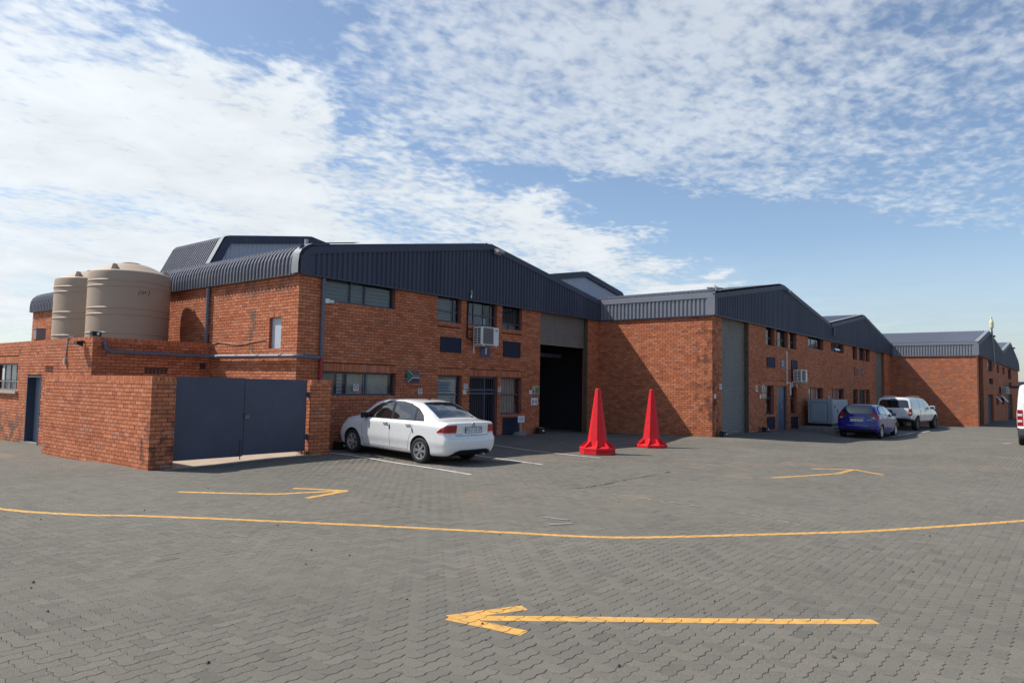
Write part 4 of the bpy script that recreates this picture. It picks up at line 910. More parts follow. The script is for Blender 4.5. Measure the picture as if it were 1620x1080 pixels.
for i in range(45):
    w0 = rg_.uniform(4.2, 13); r0 = rg_.uniform(-.72, .72)*w0; x = fwd.x*w0+rgt.x*r0; y = fwd.y*w0+rgt.y*r0
    if blocked(np.float64(x), np.float64(y)): continue
    rr = rg_.uniform(.006, .017); z = gzf(x, y)+.002; a0 = rg_.uniform(0, 6)
    pb_.add([(x+rr*math.cos(a0+k*1.05)*rg_.uniform(.7, 1.2), y+rr*math.sin(a0+k*1.05)*rg_.uniform(.7, 1.2), z) for k in range(6)]+[(x+rr*.4*math.cos(a0+k*2.1), y+rr*.4*math.sin(a0+k*2.1), z+rr*.8) for k in range(3)],
            [(0, 1, 6), (1, 2, 7, 6), (2, 3, 7), (3, 4, 8, 7), (4, 5, 8), (5, 0, 6, 8), (6, 7, 8)])
stuff(tag(pb_.build('pebbles', mat('pebble_grey', (.07, .06, .05), .9)), 'loose dark pebbles and crumbs scattered over the paving', 'pebbles'))
# ================================================================ water tanks
def tank(loc, label, scribble=False):
    t = thing('water_tank', label, 'water tank', loc, 0, 'beige water tanks on the outbuilding roof'); r = 1.10; H = 2.80
    prof = [(r, 0)]; z = .02
    for zb in (.10, .28, .80, .98, 1.52, 1.70, 2.34, 2.50):
        prof += [(r, zb-.028), (r+.015, zb-.010), (r+.015, zb+.010), (r, zb+.028)]
    prof += [(r, 2.72), (r-.015, 2.78), (r-.06, 2.815), (r-.14, 2.835)]
    for k in range(1, 9): a = k/8; prof.append(((r-.14)*(1-a)+.24*a, 2.835+.27*math.sin(a*math.pi/2)))
    b = MB(); b.lathe(prof, 72); b.build('shell', tank_m, t, smooth=True, angle=18)
    b = MB(); b.lathe([(.25, 3.08), (.25, 3.135), (.22, 3.15), (.05, 3.155)], 32); b.build('lid', tank_m, t, smooth=True)
    for k in range(3):
        a = R(-138-120*k); b = MB(); c, s = math.cos(a), math.sin(a); q = []
        for rr, z0, w in ((r-.02, 2.80, .075), (r-.30, 2.90, .06)): q.append((rr, z0, w))
        def P(rr, z, w): return (rr*c-w*s, rr*s+w*c, z)
        vs = [P(r-.05, 2.80, -.06), P(r-.05, 2.80, .06), P(r-.28, 2.86, .06), P(r-.28, 2.86, -.06), P(r-.09, 2.98, -.03), P(r-.09, 2.98, .03), P(r-.21, 2.98, .03), P(r-.21, 2.98, -.03)]
        b.add(vs, [(0, 3, 2, 1), (4, 5, 6, 7), (0, 1, 5, 4), (1, 2, 6, 5), (2, 3, 7, 6), (3, 0, 4, 7)]); b.build('lifting_lug', tank_m, t)
    if scribble:
        b = MB(); rr = r+.004
        def arc(a0, z0, a1, z1, w=.007):
            b.tube([(rr*math.cos(R(a)), rr*math.sin(R(a)), z) for a, z in ((a0, z0), ((a0+a1)/2, (z0+z1)/2), (a1, z1))], w, 6)
        for a, z, a2, z2 in ((-89, 2.08, -86.5, 2.25), (-84.5, 2.12, -84.2, 2.22), (-82, 2.12, -81.7, 2.22), (-79.6, 2.13, -78.6, 2.22), (-78.6, 2.22, -79.8, 2.2), (-74.5, 2.10, -73.2, 2.20), (-73.2, 2.20, -73.6, 2.26)): arc(a-12, z, a2-12, z2)
        b.build('marker_writing', ink_m, t)
    return t
tank((9.22, 22.2, 2.08), 'larger-looking near beige ribbed water tank with black marker scribble', True)
tank((9.22, 24.85, 2.08), 'rear beige ribbed water tank, half hidden behind the near one')
# ================================================================ traffic cones
def cone(loc, rz, label, layers):
    t = thing('traffic_cone', label, 'traffic cone', loc, rz, 'big red plastic cones on the yard'); n = 8; z = 0
    def ring(r, zz, off=R(22.5)): return [(r*math.cos(off+2*math.pi*k/n), r*math.sin(off+2*math.pi*k/n), zz) for k in range(n)]
    def stack(rs):
        b = MB(); vs = [p for r, zz in rs for p in ring(r, zz)]; fs = [(i*n+k, i*n+(k+1) % n, (i+1)*n+(k+1) % n, (i+1)*n+k) for i in range(len(rs)-1) for k in range(n)]
        fs += [tuple(range(n-1, -1, -1)), tuple(range((len(rs)-1)*n, len(rs)*n))]; return b.add(vs, fs)
    for i in range(layers):
        stack([(.485, z+.004), (.50, z+.012), (.50, z+.082), (.488, z+.092)]).build('base_slab', cone_m, t); z += .096
    stack([(.44, z-.004), (.30, z+.03), (.295, z+.03), (.268, z+.20), (.072, 1.80), (.060, 1.815), (.05, 1.815), (.045, 1.79)]).build('cone_body', cone_m, t, smooth=False)
    for k in range(n):
        a = 2*math.pi*k/n+R(22.5); c, s = math.cos(a), math.sin(a); w = .018; b = MB()
        prof = [(.235, z+.20), (.265, z+.19), (.475, z+.022), (.475, z-.002), (.235, z-.002)]
        b.add([(r*c-w*s*e, r*s+w*c*e, zz) for e in (-1, 1) for r, zz in prof], [tuple(range(5)), tuple(range(9, 4, -1))]+[(i, i+5, (i+1) % 5+5, (i+1) % 5) for i in range(5)])
        b.build('fin', cone_m, t)
    return t
cone((17.01, 10.55, gzf(17.01, 10.55)), R(6), 'nearer red octagonal cone on a doubled base slab', 2)
cone((20.27, 10.58, gzf(20.27, 10.58)), R(-8), 'farther red octagonal cone on a single base slab', 1)
# ================================================================ air conditioners
def aircon(loc, w, h, dp, label, bracket=True):
    t = thing('air_conditioner', label, 'air conditioner', loc, 0, 'outdoor air conditioner units'); b = MB()
    b.prism([(0, 0), (w, 0), (w, h), (0, h)], 'y', -dp, 0); b.build('casing', white_m, t)
    b = MB(); b.box(.10*w, .68*w, -dp-.012, -dp-.001, .06*h, .95*h); g = b.build('fan_grille', grille_m, t)
    b = MB()
    for i in range(1, 14): z = .06*h+.89*h*i/14; b.box(.10*w, .68*w, -dp-.018, -dp-.013, z-.003, z+.003)
    for i in range(5): rr = .06+.16*i/4*h/.56; b.lathe([(rr-.004, -dp-.020), (rr+.004, -dp-.020)], 28, (.39*w, 0, h/2), 'y', caps=False)
    b.build('wire', grille_m, g)
    b = MB(); b.box(-.006, -.001, -dp*.93, -dp*.07, .05*h, .93*h); s = b.build('coil_opening', black_m, t); b = MB()
    for i in range(8): z = .05*h+.88*h*i/7; b.box(-.016, -.0062, -dp*.95, -dp*.05, z-.014, z+.014)
    for y in (-dp*.95, -dp*.5, -dp*.05): b.box(-.017, -.0063, y-.012, y+.012, .03*h, .95*h)
    b.build('louvre', white_m, s)
    b = MB(); b.box(.80*w, .93*w, -dp-.004, -dp-.001, .80*h, .87*h); b.build('badge', grille_m, t)
    if bracket:
        for x in (.12*w, .82*w):
            b = MB(); b.box(x, x+.04, -dp-.02, .12, -.05, -.004); b.box(x, x+.04, .08, .12, -.28, -.05); b.build('bracket', white_m, t)
    return t
aircon((17.30, Y1-.14, 3.08), .88, .60, .34, 'white air conditioner unit above the barred door of the nearest warehouse')
aircon((34.42, Y2-.16, 2.20), .92, .56, .36, 'white air conditioner on the middle warehouse above its navy door')
aircon((74.0, Y3-.16, 1.85), 2.4, .62, .4, 'white air conditioner on the farthest warehouse below the flat canopy', False)
b = MB(); b.tube([(17.10, Y1-.17, 4.78), (17.10, Y1-.17, 4.60), (17.10, Y1-.05, 4.5), (17.08, Y1-.05, 3.3), (17.28, Y1-.1, 3.25)], .026, 8); c_ = tag(b.build('refrigerant_pipe', black_m, smooth=True), 'black insulated pipe rising beside the nearest air conditioner', 'pipe')
b = MB(); b.tube([(17.10, Y1-.175, 4.60), (17.12, Y1-.18, 4.86)], [.03, .012], 8); b.build('pipe_end', white_m, c_)
b = MB(); b.box(33.84, 33.90, Y2-.045, Y2-.012, 2.05, 3.62); b.box(34.30, 34.38, Y2-.06, Y2-.012, 1.55, 2.16); b.box(33.9, 34.4, Y2-.05, Y2-.012, 2.12, 2.16); tag(b.build('cable_trunking', white_m), 'thin white trunking on the middle warehouse beside its air conditioner', 'trunking')
# ================================================================ signs on walls
def board(x0, x1, z0, z1, y, m, label, cat='sign', name='wall_sign', group=None, d=.012, proud=.032):
    t = thing(name, label, cat, (0, 0, 0), 0, group); b = MB(); b.box(x0, x1, y-proud, y-proud+d, z0, z1); b.build('panel', m, t); return t, y-proud-.0015
RX = (math.pi/2, 0, 0)
for (x, y, z, n, lab) in ((18.03, Y1, 2.91, '1', 'small navy unit sign with white 1 below the nearest air conditioner'), (33.27, Y2, 3.0, '2', 'navy unit sign with white 2 on the middle warehouse'), (48.83, Y2, 3.0, '3', 'navy unit sign with white 3 beyond the generator')):
    t, yy = board(x-.25, x+.25, z-.22, z+.22, y, blue_m, lab, name='number_sign', group='navy unit number signs')
    text(n, .34, white_m, t, (x, yy, z+.01), RX, 'numeral', 1.3)
# flag panel
t, yy = board(14.42, 14.99, 1.81, 2.17, Y1, mat('grey_panel', (.16, .16, .16), .6), 'small panel painted as a flag with green Y and black triangle', name='flag_sign')
def poly(parent, pts, yy, m, name):
    b = MB(); b.prism([(x, z) for x, z in pts], 'y', yy-.001, yy); return b.build(name, m, parent)
fx, fz, fw, fh = 14.42, 1.81, .57, .36
def FP(l): return [(fx+a*fw, fz+c*fh) for a, c in l]
poly(t, FP([(.20, 0), (1, 0), (1, .34), (.52, .34)]), yy, navy_m, 'blue_field')
poly(t, FP([(.20, 1), (.96, 1), (.96, .64), (.52, .64)]), yy, mat('worn_red', (.14, .10, .10), .7), 'red_field')
poly(t, FP([(.20, 0), (.52, .34), (1, .34), (1, .40), (.48, .40), (.12, 0)]), yy-.001, white_m, 'white_stripe')
poly(t, FP([(.20, 1), (.52, .64), (.48, .60), (.12, 1)]), yy-.001, white_m, 'white_stripe')
poly(t, FP([(.16, 0), (.49, .38), (.49, .62), (.16, 1), (0, 1), (0, .84), (.27, .5), (0, .16), (0, 0)]), yy-.002, green_m, 'green_field')
poly(t, FP([(0, .24), (.20, .5), (0, .76)]), yy-.002, ink_m, 'black_triangle')
def notice(x0, x1, z0, z1, y, label, marks=1, hdr=None, pict=None):
    t, yy = board(x0, x1, z0, z1, y, paper_m, label, 'notice', 'notice', 'small white notices on the walls'); w, h = x1-x0, z1-z0
    if hdr: poly(t, [(x0, z0+h*.80), (x1, z0+h*.80), (x1, z1), (x0, z1)], yy, hdr, 'header')
    if pict == 'people':
        for cx in (.25, .75):
            X = x0+w*cx
            poly(t, [(X-.018, z0+.05*h), (X+.018, z0+.05*h), (X+.022, z0+.5*h), (X-.022, z0+.5*h)], yy, ink_m, 'figure')
            b = MB(); b.lathe([(.024, yy-.002), (.024, yy)], 12, (X, 0, z0+.58*h), 'y'); b.build('figure_head', ink_m, t)
        poly(t, [(x0+.34*w, z0+.36*h), (x0+.66*w, z0+.36*h), (x0+.66*w, z0+.42*h), (x0+.34*w, z0+.42*h)], yy, ink_m, 'arrow_bar')
        poly(t, [(x0+.32*w, z0+.39*h), (x0+.42*w, z0+.31*h), (x0+.42*w, z0+.47*h)], yy-.0012, ink_m, 'arrow_head'); poly(t, [(x0+.68*w, z0+.39*h), (x0+.58*w, z0+.47*h), (x0+.58*w, z0+.31*h)], yy-.0012, ink_m, 'arrow_head')
    elif pict == 'ban':
        b = MB(); b.lathe([(.38*w, yy-.001), (.38*w, yy), (.28*w, yy), (.28*w, yy-.001)], 24, ((x0+x1)/2, 0, z0+.56*h), 'y', caps=False); b.build('ban_ring', ink_m, t)
        poly(t, [(x0+.24*w, z0+.74*h), (x0+.32*w, z0+.78*h), (x0+.78*w, z0+.38*h), (x0+.70*w, z0+.34*h)], yy, ink_m, 'ban_bar')
    else:
        for i in range(marks): z = z1-h*(.2+.62*i/max(1, marks)); poly(t, [(x0+.15*w, z-.025*h), (x0+.85*w, z-.025*h), (x0+.85*w, z+.025*h), (x0+.15*w, z+.025*h)], yy, mat('grey_print', (.25, .25, .27), .7) if 'grey_print' not in MATS else MATS['grey_print'], 'print_line')
    return t
notice(14.96, 15.13, 1.46, 1.63, Y1, 'white pictogram notice just right below the flag panel', pict='ban')
notice(17.00, 17.19, 1.63, 1.80, Y1, 'upper white notice on the brick left of the barred door', pict='ban')
notice(16.97, 17.12, 1.45, 1.60, Y1, 'lower blank-looking white notice left of the barred door', marks=2)
notice(18.74, 18.90, 1.54, 1.70, Y1, 'white notice on the brick right of the barred door', pict='ban')
notice(20.52, 20.68, 1.47, 1.61, Y1, 'tiny plain white notice left of the green poster', marks=2)
notice(20.64, 21.04, 1.06, 1.40, Y1, 'white keep-apart notice with two figures left of the open roller door', hdr=mat('faded_red', (.28, .10, .10), .6), pict='people')
t, yy = board(20.70, 21.13, 1.47, 1.77, Y1, mat('poster_cream', (.42, .42, .33), .6), 'green and cream poster beside the open roller door', 'poster', 'poster')
poly(t, [(20.88, 1.50), (21.10, 1.50), (21.10, 1.72), (20.88, 1.72)], yy, mat('poster_green', (.12, .20, .10), .6), 'green_block'); poly(t, [(20.73, 1.52), (20.80, 1.52), (20.80, 1.62), (20.73, 1.62)], yy, ink_m, 'mark'); poly(t, [(20.73, 1.66), (20.85, 1.66), (20.85, 1.71), (20.73, 1.71)], yy, yellow_m, 'mark')
notice(12.58, 12.76, 1.54, 1.72, Y1+.10, 'white no-entry pictogram stuck on the long lower window', pict='ban')
notice(29.77, 30.02, 1.70, 1.96, Y2, 'white notice on the middle warehouse right of its roller door', pict='ban')
notice(30.26, 30.42, 1.40, 1.58, Y2, 'small white notice left of the cream poster', marks=2)
notice(25.92, 26.11, 1.77, 1.97, Y2, 'white notice on the brick left of the closed roller door', pict='ban')
notice(25.42, 25.57, 1.42, 1.58, Y2, 'small white switch plate near the warehouse corner', marks=1)
t, yy = board(30.50, 30.92, 1.42, 1.62, Y2, MATS['poster_cream'], 'cream poster below the oval plaque on the middle warehouse', 'poster', 'poster')
poly(t, [(30.55, 1.45), (30.85, 1.45), (30.85, 1.52), (30.55, 1.52)], yy, yellow_m, 'mark')
t = thing('oval_plaque', 'pale oval plaque beside the left window of the middle warehouse', 'plaque', (0, 0, 0)); b = MB()
b.prism([(30.69+.19*math.cos(a), 1.83+.18*math.sin(a)) for a in np.linspace(0, 2*math.pi, 25)[:-1]], 'y', Y2-.035, Y2-.013); b.build('panel', mat('plaque_grey', (.42, .44, .42), .5), t)
poly(t, [(30.61, 1.72), (30.77, 1.72), (30.73, 1.95), (30.65, 1.95)], Y2-.036, MATS['grey_print'], 'emblem')
# sign on a post in a stone base
t = thing('post_sign', 'white square notice on a short post standing under the barred window', 'post sign', (0, 0, 0)); g = gzf(19.5, 15.3)
b = MB(); b.box(19.39, 19.76, 15.26, 15.275, .44+g, .67+g); b.build('panel', paper_m, t)
b = MB(); b.tube([(19.60, 15.30, g+.05), (19.57, 15.295, g+.60)], .03, 8); b.build('post', galv_m, t)
b = MB(); b.lathe([(.26, g), (.25, g+.06), (.18, g+.10), (.04, g+.11)], 10, (19.58, 15.32, 0)); b.build('base', conc_m, t)
for i in range(3): poly(t, [(19.44, .50+g+i*.05), (19.70, .50+g+i*.05), (19.70, .515+g+i*.05), (19.44, .515+g+i*.05)], 15.259, MATS['grey_print'], 'print_line')
# black bait boxes
for x, y, lab in ((20.93, 15.42, 'black bait box at the left jamb of the open roller door'), (11.95, 15.40, 'black bait box on the ground between the brick pier and sedan'), (25.75, 10.44, 'black bait box at the corner left of the closed roller door'), (30.3, 10.44, 'black bait box below the oval plaque')):
    t = thing('bait_box', lab, 'bait box', (x, y, gzf(x, y)), 0, 'black bait boxes along the wall foot'); w = .2
    b = MB(); b.add([(-w, -.1, .0), (w, -.1, 0), (w, .1, 0), (-w, .1, 0), (-w*.85, -.06, .19), (w*.85, -.06, .19), (w*.85, .1, .22), (-w*.85, .1, .22)], [(0, 3, 2, 1), (4, 5, 6, 7), (0, 1, 5, 4), (1, 2, 6, 5), (2, 3, 7, 6), (3, 0, 4, 7)]); b.build('shell', black_m, t)
    b = MB(); b.box(-.02, .12, -.075, .06, .213, .218); b.box(.0, .1, -.098, -.088, .08, .14); b.build('label_plate', white_m, t)
# ================================================================ lights, cameras, boxes
def floodlight(loc, rz, label, m=black_m, s=1.0):
    t = thing('floodlight', label, 'floodlight', loc, rz, 'floodlights on the buildings'); b = MB()
    b.add([(-.16*s, -.30*s, -.10*s), (.16*s, -.30*s, -.10*s), (.16*s, -.10*s, -.16*s), (-.16*s, -.10*s, -.16*s), (-.16*s, -.28*s, .0), (.16*s, -.28*s, .0), (.16*s, -.08*s, .03*s), (-.16*s, -.08*s, .03*s)], [(0, 3, 2, 1), (4, 5, 6, 7), (0, 1, 5, 4), (1, 2, 6, 5), (2, 3, 7, 6), (3, 0, 4, 7)]); b.build('housing', m, t)
    b = MB(); b.box(-.02*s, .02*s, -.12*s, .02, -.03*s, .01*s); b.build('bracket', black_m, t)
    b = MB(); b.add([(-.14*s, -.295*s, -.106*s), (.14*s, -.295*s, -.106*s), (.14*s, -.11*s, -.163*s), (-.14*s, -.11*s, -.163*s)], [(0, 1, 2, 3)]); b.build('lens', lens_m, t)
    return t
floodlight((18.30, YF-.05, 6.38), 0, 'floodlight under the peak of the nearest warehouse gable', galv_m)
floodlight((33.6, YG-.05, 6.42), 0, 'floodlight under the first gable peak of the middle warehouse', galv_m, .7)
floodlight((49.4, YG-.05, 6.40), 0, 'floodlight under the second gable peak of the middle warehouse', galv_m, .6)
floodlight((66.5, YH-.05, 6.36), 0, 'floodlight on the farthest warehouse gable beside the mast', black_m, .9)
floodlight((88.5, YH-.05, 6.6), 0, 'floodlight on the last small gable at the far end', black_m, .9)
floodlight((XA-.02, 20.55, 2.72), R(-90), 'black floodlight on the sunlit face of the outbuilding', black_m, .8)
t = thing('floodlight', 'small black lamp box on the outbuilding parapet corner', 'floodlight', (7.56, 20.12, ZP), 0, 'floodlights on the buildings')
b = MB(); b.box(-.11, .11, -.08, .08, .01, .13); b.build('housing', black_m, t); b = MB(); b.lathe([(.035, -.084), (.035, -.079)], 16, (.03, 0, .07), 'y'); b.build('lens', lens_m, t)
t = thing('security_camera', 'white security camera on the downpipe at the nearest warehouse corner', 'security camera', (11.47, Y1-.06, 3.92))
b = MB(); b.box(-.07, .06, -.08, .03, -.06, .06); b.build('junction_box', white_m, t); b = MB(); b.lathe([(.04, .06), (.045, .10), (.045, .19), (.03, .20)], 12, (0, -.06, -.01), 'x'); b.build('camera_body', white_m, t)
t = thing('conduit', 'white conduit and isolator on the sunlit outbuilding wall', 'conduit', (0, 0, 0))
b = MB(); b.tube([(XA+.06, 21.55, ZP+.03), (XA-.03, 21.6, ZP+.02), (XA-.035, 21.72, ZP-.06), (XA-.035, 21.74, 2.28)], .016, 8); b.build('tube', galv_m, t, smooth=True)
b = MB(); b.box(XA-.08, XA-.015, 21.69, 21.79, 2.14, 2.28); b.build('isolator', galv_m, t)
t = thing('electrical_box', 'grey metal box fixed beside the far end of the long side wall', 'electrical box', (10.05, 33.0, 2.3))
b = MB(); b.box(.08, .42, -.15, .15, 1.00, 1.42); b.build('cabinet', flash_sunlit_m, t); b = MB(); b.box(.05, .45, -.18, .18, 1.42, 1.45); b.build('lid', flash_sunlit_m, t); b = MB(); b.box(.1, .4, -.12, .12, -.1, 1.00); b.build('plinth', reveal_m, t)
# loudspeakers on the corner roof
t = thing('loudspeaker_mast', 'pair of horn speakers on the roof corner of the middle warehouse', 'loudspeaker', (25.6, 10.72, 5.40))
b = MB(); b.tube([(0, 0, -.02), (0, 0, .34)], .018, 8); b.tube([(-.17, .16, .10), (.17, -.16, .10)], .015, 8); b.build('stand', galv_m, t)
for s in (-1, 1):
    b = MB(); d = Vector((.6, -.75, 0))*s*-1; o = Vector((.14*s, -.14*s, .20)); pts = [o-d*.12, o, o+d*.10, o+d*.16]; b.tube(pts, [.035, .04, .055, .09], 12); b.build('horn', galv_m, t, smooth=True)
# beacon mast on the farthest gable
t = thing('beacon_mast', 'leaning pole with a pale yellow beacon on the farthest gable', 'beacon mast', (0, 0, 0))
b = MB(); b.tube([(66.6, Y3-.3, 3.9), (64.9, Y3-.3, 6.9)], .06, 8); b.build('pole', galv_m, t)
b = MB(); b.lathe([(.11, 6.80), (.145, 6.88), (.145, 7.28), (.10, 7.38), (.05, 7.55), (.065, 7.62), (.02, 7.75)], 14, (64.85, Y3-.3, 0)); b.build('beacon', mat('yellow_beacon', (.62, .58, .36), .5), t)
b = MB(); b.lathe([(.5, 0), (.45, .5), (.1, 1.0), (.05, 1.2)], 8, (88.8, Y3-.9, -.75)); tag(b.build('refuse_bag', mat('pale_bag', (.5, .52, .58), .6)), 'pale sack leaning at the foot of the farthest warehouse', 'sack')
# ================================================================ generator
t = thing('generator', 'pale blue-grey generator cabinet on a low plinth beside the blue hatchback', 'generator', (36.24, 9.30, .0)); gl, gw, g0, g1 = 2.9, 1.12, .22, 1.37
b = MB(); b.box(0, gl, 0, gw, g0, g1); b.build('cabinet', gen_m, t)
b = MB(); b.box(.05, gl-.05, .04, gw-.04, .08, g0-.002); b.build('skid', black_m, t)
b = MB(); b.box(-.012, -.001, .22, gw-.14, g0+.08, g1-.16); b.build('end_door', gen_m, t)
b = MB()
for y0, y1, z0, z1 in ((.20, .22, g0+.06, g1-.14), (gw-.14, gw-.12, g0+.06, g1-.14), (.22, gw-.14, g0+.06, g0+.08), (.22, gw-.14, g1-.16, g1-.14)): b.box(-.006, -.0005, y0, y1, z0, z1)
b.build('door_gap', seam_m, t)
for x0, x1 in ((.15, .95), (1.0, 1.8), (1.9, 2.75)):
    b = MB(); b.box(x0, x1, -.012, -.001, g0+.1, g1-.1); dd = b.build('side_door', gen_m, t); b = MB(); b.box(x1-.14, x1-.06, -.03, -.0125, .75, .88); b.build('handle', black_m, dd)
b = MB(); b.box(.30, .55, -.02, -.0125, .95, 1.12); b.build('control_panel', grille_m, t)
b = MB(); b.tube([(1.3, .5, g1), (1.3, .5, g1+.18)], .045, 10); b.build('exhaust', galv_m, t)
b = MB(); b.box(35.2, 40.2, 8.95, 10.55, -.3, .075); b.box(34.9, 35.3, 8.8, 10.5, -.3, -.02); tag(b.build('concrete_plinth', conc_m), 'low worn concrete plinth under the generator', 'plinth')
# far canopy roof beyond the row
t = thing('far_shed', 'dark shed roof showing past the far end of the row', 'shed', (125, 3, -.8)); b = MB(); b.prism([(-8, 3.6), (10, 3.3), (10, 4.0), (0, 4.5), (-8, 4.3)], 'y', -16, 6); b.build('roof', fascia_m, t); b = MB(); b.box(9, 9.4, -15, 5, 0, 3.5); b.build('wall', reveal_m, t)
for x in (-7.5, 0, 8):
    b = MB(); b.box(x, x+.25, -15.5, -15.2, 0, 3.6); b.build('post', galv_m, t)
# ================================================================ vehicles
def pchip(xs, ys, x):
    xs = np.asarray(xs, float); ys = np.asarray(ys, float); h = np.diff(xs); d = np.diff(ys)/h; m = np.zeros_like(ys)
    m[0], m[-1] = d[0], d[-1]
    for i in range(1, len(xs)-1): m[i] = 0 if d[i-1]*d[i] <= 0 else 2*d[i-1]*d[i]/(d[i-1]+d[i])
    x = np.clip(x, xs[0], xs[-1]); k = np.clip(np.searchsorted(xs, x)-1, 0, len(h)-1); t = (x-xs[k])/h[k]
    return ys[k]*(2*t**3-3*t**2+1)+m[k]*h[k]*(t**3-2*t**2+t)+ys[k+1]*(-2*t**3+3*t**2)+m[k+1]*h[k]*(t**3-t**2)
class Car:
    """Loft along x (0 = tail). Station columns: x zb ws wm zm wsh zsh wb zbelt wt zt zc"""
    def __init__(s, name, label, cat, loc, rz, L, stations, rear, front, paint, ns=96, sub=4, pitch=0, roll=0):
        s.t = thing(name, label, cat, loc, rz); s.t.rotation_euler = (roll, pitch, rz); s.L = L; s.paint = paint
        ST = np.array(stations, float); xs = ST[:, 0]
        q = np.unique(np.concatenate([np.linspace(0, L, ns), [0, .015, .035, .06, .09, L-.09, L-.06, L-.035, L-.015, L]]))
        col = [pchip(xs, ST[:, i], q) for i in range(12)]
        X, zb, ws, wm, zm, wsh, zsh, wb, zbelt, wt, zt, zc = col
        ry = [0*q, .8*ws, ws, .45*ws+.55*wm, wm, wsh, wb, .5*(wb+wt)+.018, wt, .62*wt, 0*q]
        rz_ = [zb, zb, zb+.05, zb+.55*(zm-zb), zm, zsh, zbelt, .5*(zbelt+zt)+.012, zt, zt+.78*(zc-zt), zc]
        ry, rz_ = np.array(ry), np.array(rz_); tt = np.arange(11.); tq = np.linspace(0, 10, 10*sub+1)
        Yg = np.array([pchip(tt, ry[:, i], tq) for i in range(len(q))]); Zg = np.array([pchip(tt, rz_[:, i], tq) for i in range(len(q))])
        e = np.minimum(q, L-q); sh = np.interp(e, [0, .015, .035, .06, .09, .14], [.955, .975, .988, .995, .999, 1]); Yg = Yg*sh[:, None]
        zmid = (Zg.max(1)+Zg.min(1))/2; sz = np.interp(e, [0, .015, .035, .07], [.975, .988, .996, 1]); Zg = zmid[:, None]+(Zg-zmid[:, None])*sz[:, None]
        s.rear, s.front = rear, front
        n, m = Yg.shape; b = MB(); full = 2*m-2; V = []
        def put(x, y, z): return (x+s.off(x, y, z), y, z)
        for i in range(n):
            for j in range(m): V.append(put(q[i], Yg[i, j], Zg[i, j]))
            for j in range(m-2, 0, -1): V.append(put(q[i], -Yg[i, j], Zg[i, j]))
        F = [(i*full+j, i*full+(j+1) % full, (i+1)*full+(j+1) % full, (i+1)*full+j) for i in range(n-1) for j in range(full)]
        for i, rev in ((0, False), (n-1, True)):       # end caps
            nc = 14; base = len(V); idx = {}
            for j in range(1, m-1):
                for k in range(nc+1):
                    if k == 0: idx[(j, k)] = i*full+j
                    elif k == nc: idx[(j, k)] = i*full+(full-j)
                    else:
                        y = Yg[i, j]*(1-2*k/nc); z = Zg[i, j]
                        idx[(j, k)] = len(V); V.append(put(q[i], y, z))
            for j in range(1, m-2):
                for k in range(nc): F.append((idx[(j, k)], idx[(j, k+1)], idx[(j+1, k+1)], idx[(j+1, k)]))
            F.append(tuple([i*full] + [idx[(1, k)] for k in range(nc+1)])); F.append(tuple([i*full+m-1] + [idx[(m-2, k)] for k in range(nc+1)]))
        me = bpy.data.meshes.new('body'); me.from_pydata(V, [], F); me.materials.append(paint); me.materials.append(seam_m)
        bm = bmesh.new(); bm.from_mesh(me); bmesh.ops.remove_doubles(bm, verts=bm.verts, dist=1e-5); bmesh.ops.recalc_face_normals(bm, faces=bm.faces); bm.to_mesh(me)
        s.bvh = BVHTree.FromBMesh(bm); bm.free()
        s.body = bpy.data.objects.new('body', me); COL.objects.link(s.body); s.body.parent = s.t
    def off(s, x, y, z):
        Lr = .55; o = 0
        if x < Lr: o += s.rear(abs(y), z)*(1-x/Lr)**2
        if x > s.L-.75: o -= s.front(abs(y), z)*(1-(s.L-x)/.75)**2
        return o
    def arches(s, axles, r, inner, zc):
        c = MB()
        for ax in axles:
            for sg in (-1, 1): c.lathe([(r, sg*inner), (r, sg*1.4)], 40, (ax, 0, zc), 'y')
        o = c.build('cutter', [s.paint, seam_m]); o.data.polygons.foreach_set('material_index', [1]*len(o.data.polygons)); o.parent = s.t
        md = s.body.modifiers.new('arch', 'BOOLEAN'); md.operation = 'DIFFERENCE'; md.object = o; md.solver = 'EXACT'
        bpy.context.view_layer.update(); dg = bpy.context.evaluated_depsgraph_get(); me = bpy.data.meshes.new_from_object(s.body.evaluated_get(dg))
        s.body.modifiers.clear(); old = s.body.data; s.body.data = me; bpy.data.objects.remove(o)
        me.polygons.foreach_set('use_smooth', [True]*len(me.polygons)); me.set_sharp_from_angle(angle=R(38))
    def ray(s, o, d):
        h = s.bvh.ray_cast(Vector(o), Vector(d)); return (h[0], h[1]) if h[0] else (None, None)
    def decal(s, name, pts, view, m, off=.003, step=.03, parent=None, sides=(1, -1), smooth=True):
        """panel shaped by a 2D outline, wrapped on the body: view 'side' (x,z), 'top' (x,y), 'rear' (y,z), 'front' (y,z), 'rdiag'/'fdiag' (u,z)"""
        made = []
        for sg in (sides if view in ('side', 'rdiag', 'fdiag') else (1,)):
            P = []; n = len(pts)
            for i in range(n):
                a, b = Vector(pts[i]), Vector(pts[(i+1) % n]); k = max(1, int((b-a).length/step))
                for j in range(k): P.append(a+(b-a)*j/k)
            nb = len(P); xs = [p.x for p in P]; ys = [p.y for p in P]
            for gx in np.arange(min(xs)+step*.5, max(xs), step):
                for gy in np.arange(min(ys)+step*.5, max(ys), step):
                    if min((Vector((gx, gy))-p).length for p in P[:nb]) > step*.45: P.append(Vector((gx, gy)))
            r = delaunay_2d_cdt(P, [(i, (i+1) % nb) for i in range(nb)], [list(range(nb))], 1, 1e-5)
            vs, fs = r[0], r[2]; D = Vector((1, -sg, 0)).normalized() if view == 'rdiag' else Vector((-1, -sg, 0)).normalized()
            U = Vector((1, sg, 0)).normalized() if view == 'rdiag' else Vector((-1, sg, 0)).normalized()
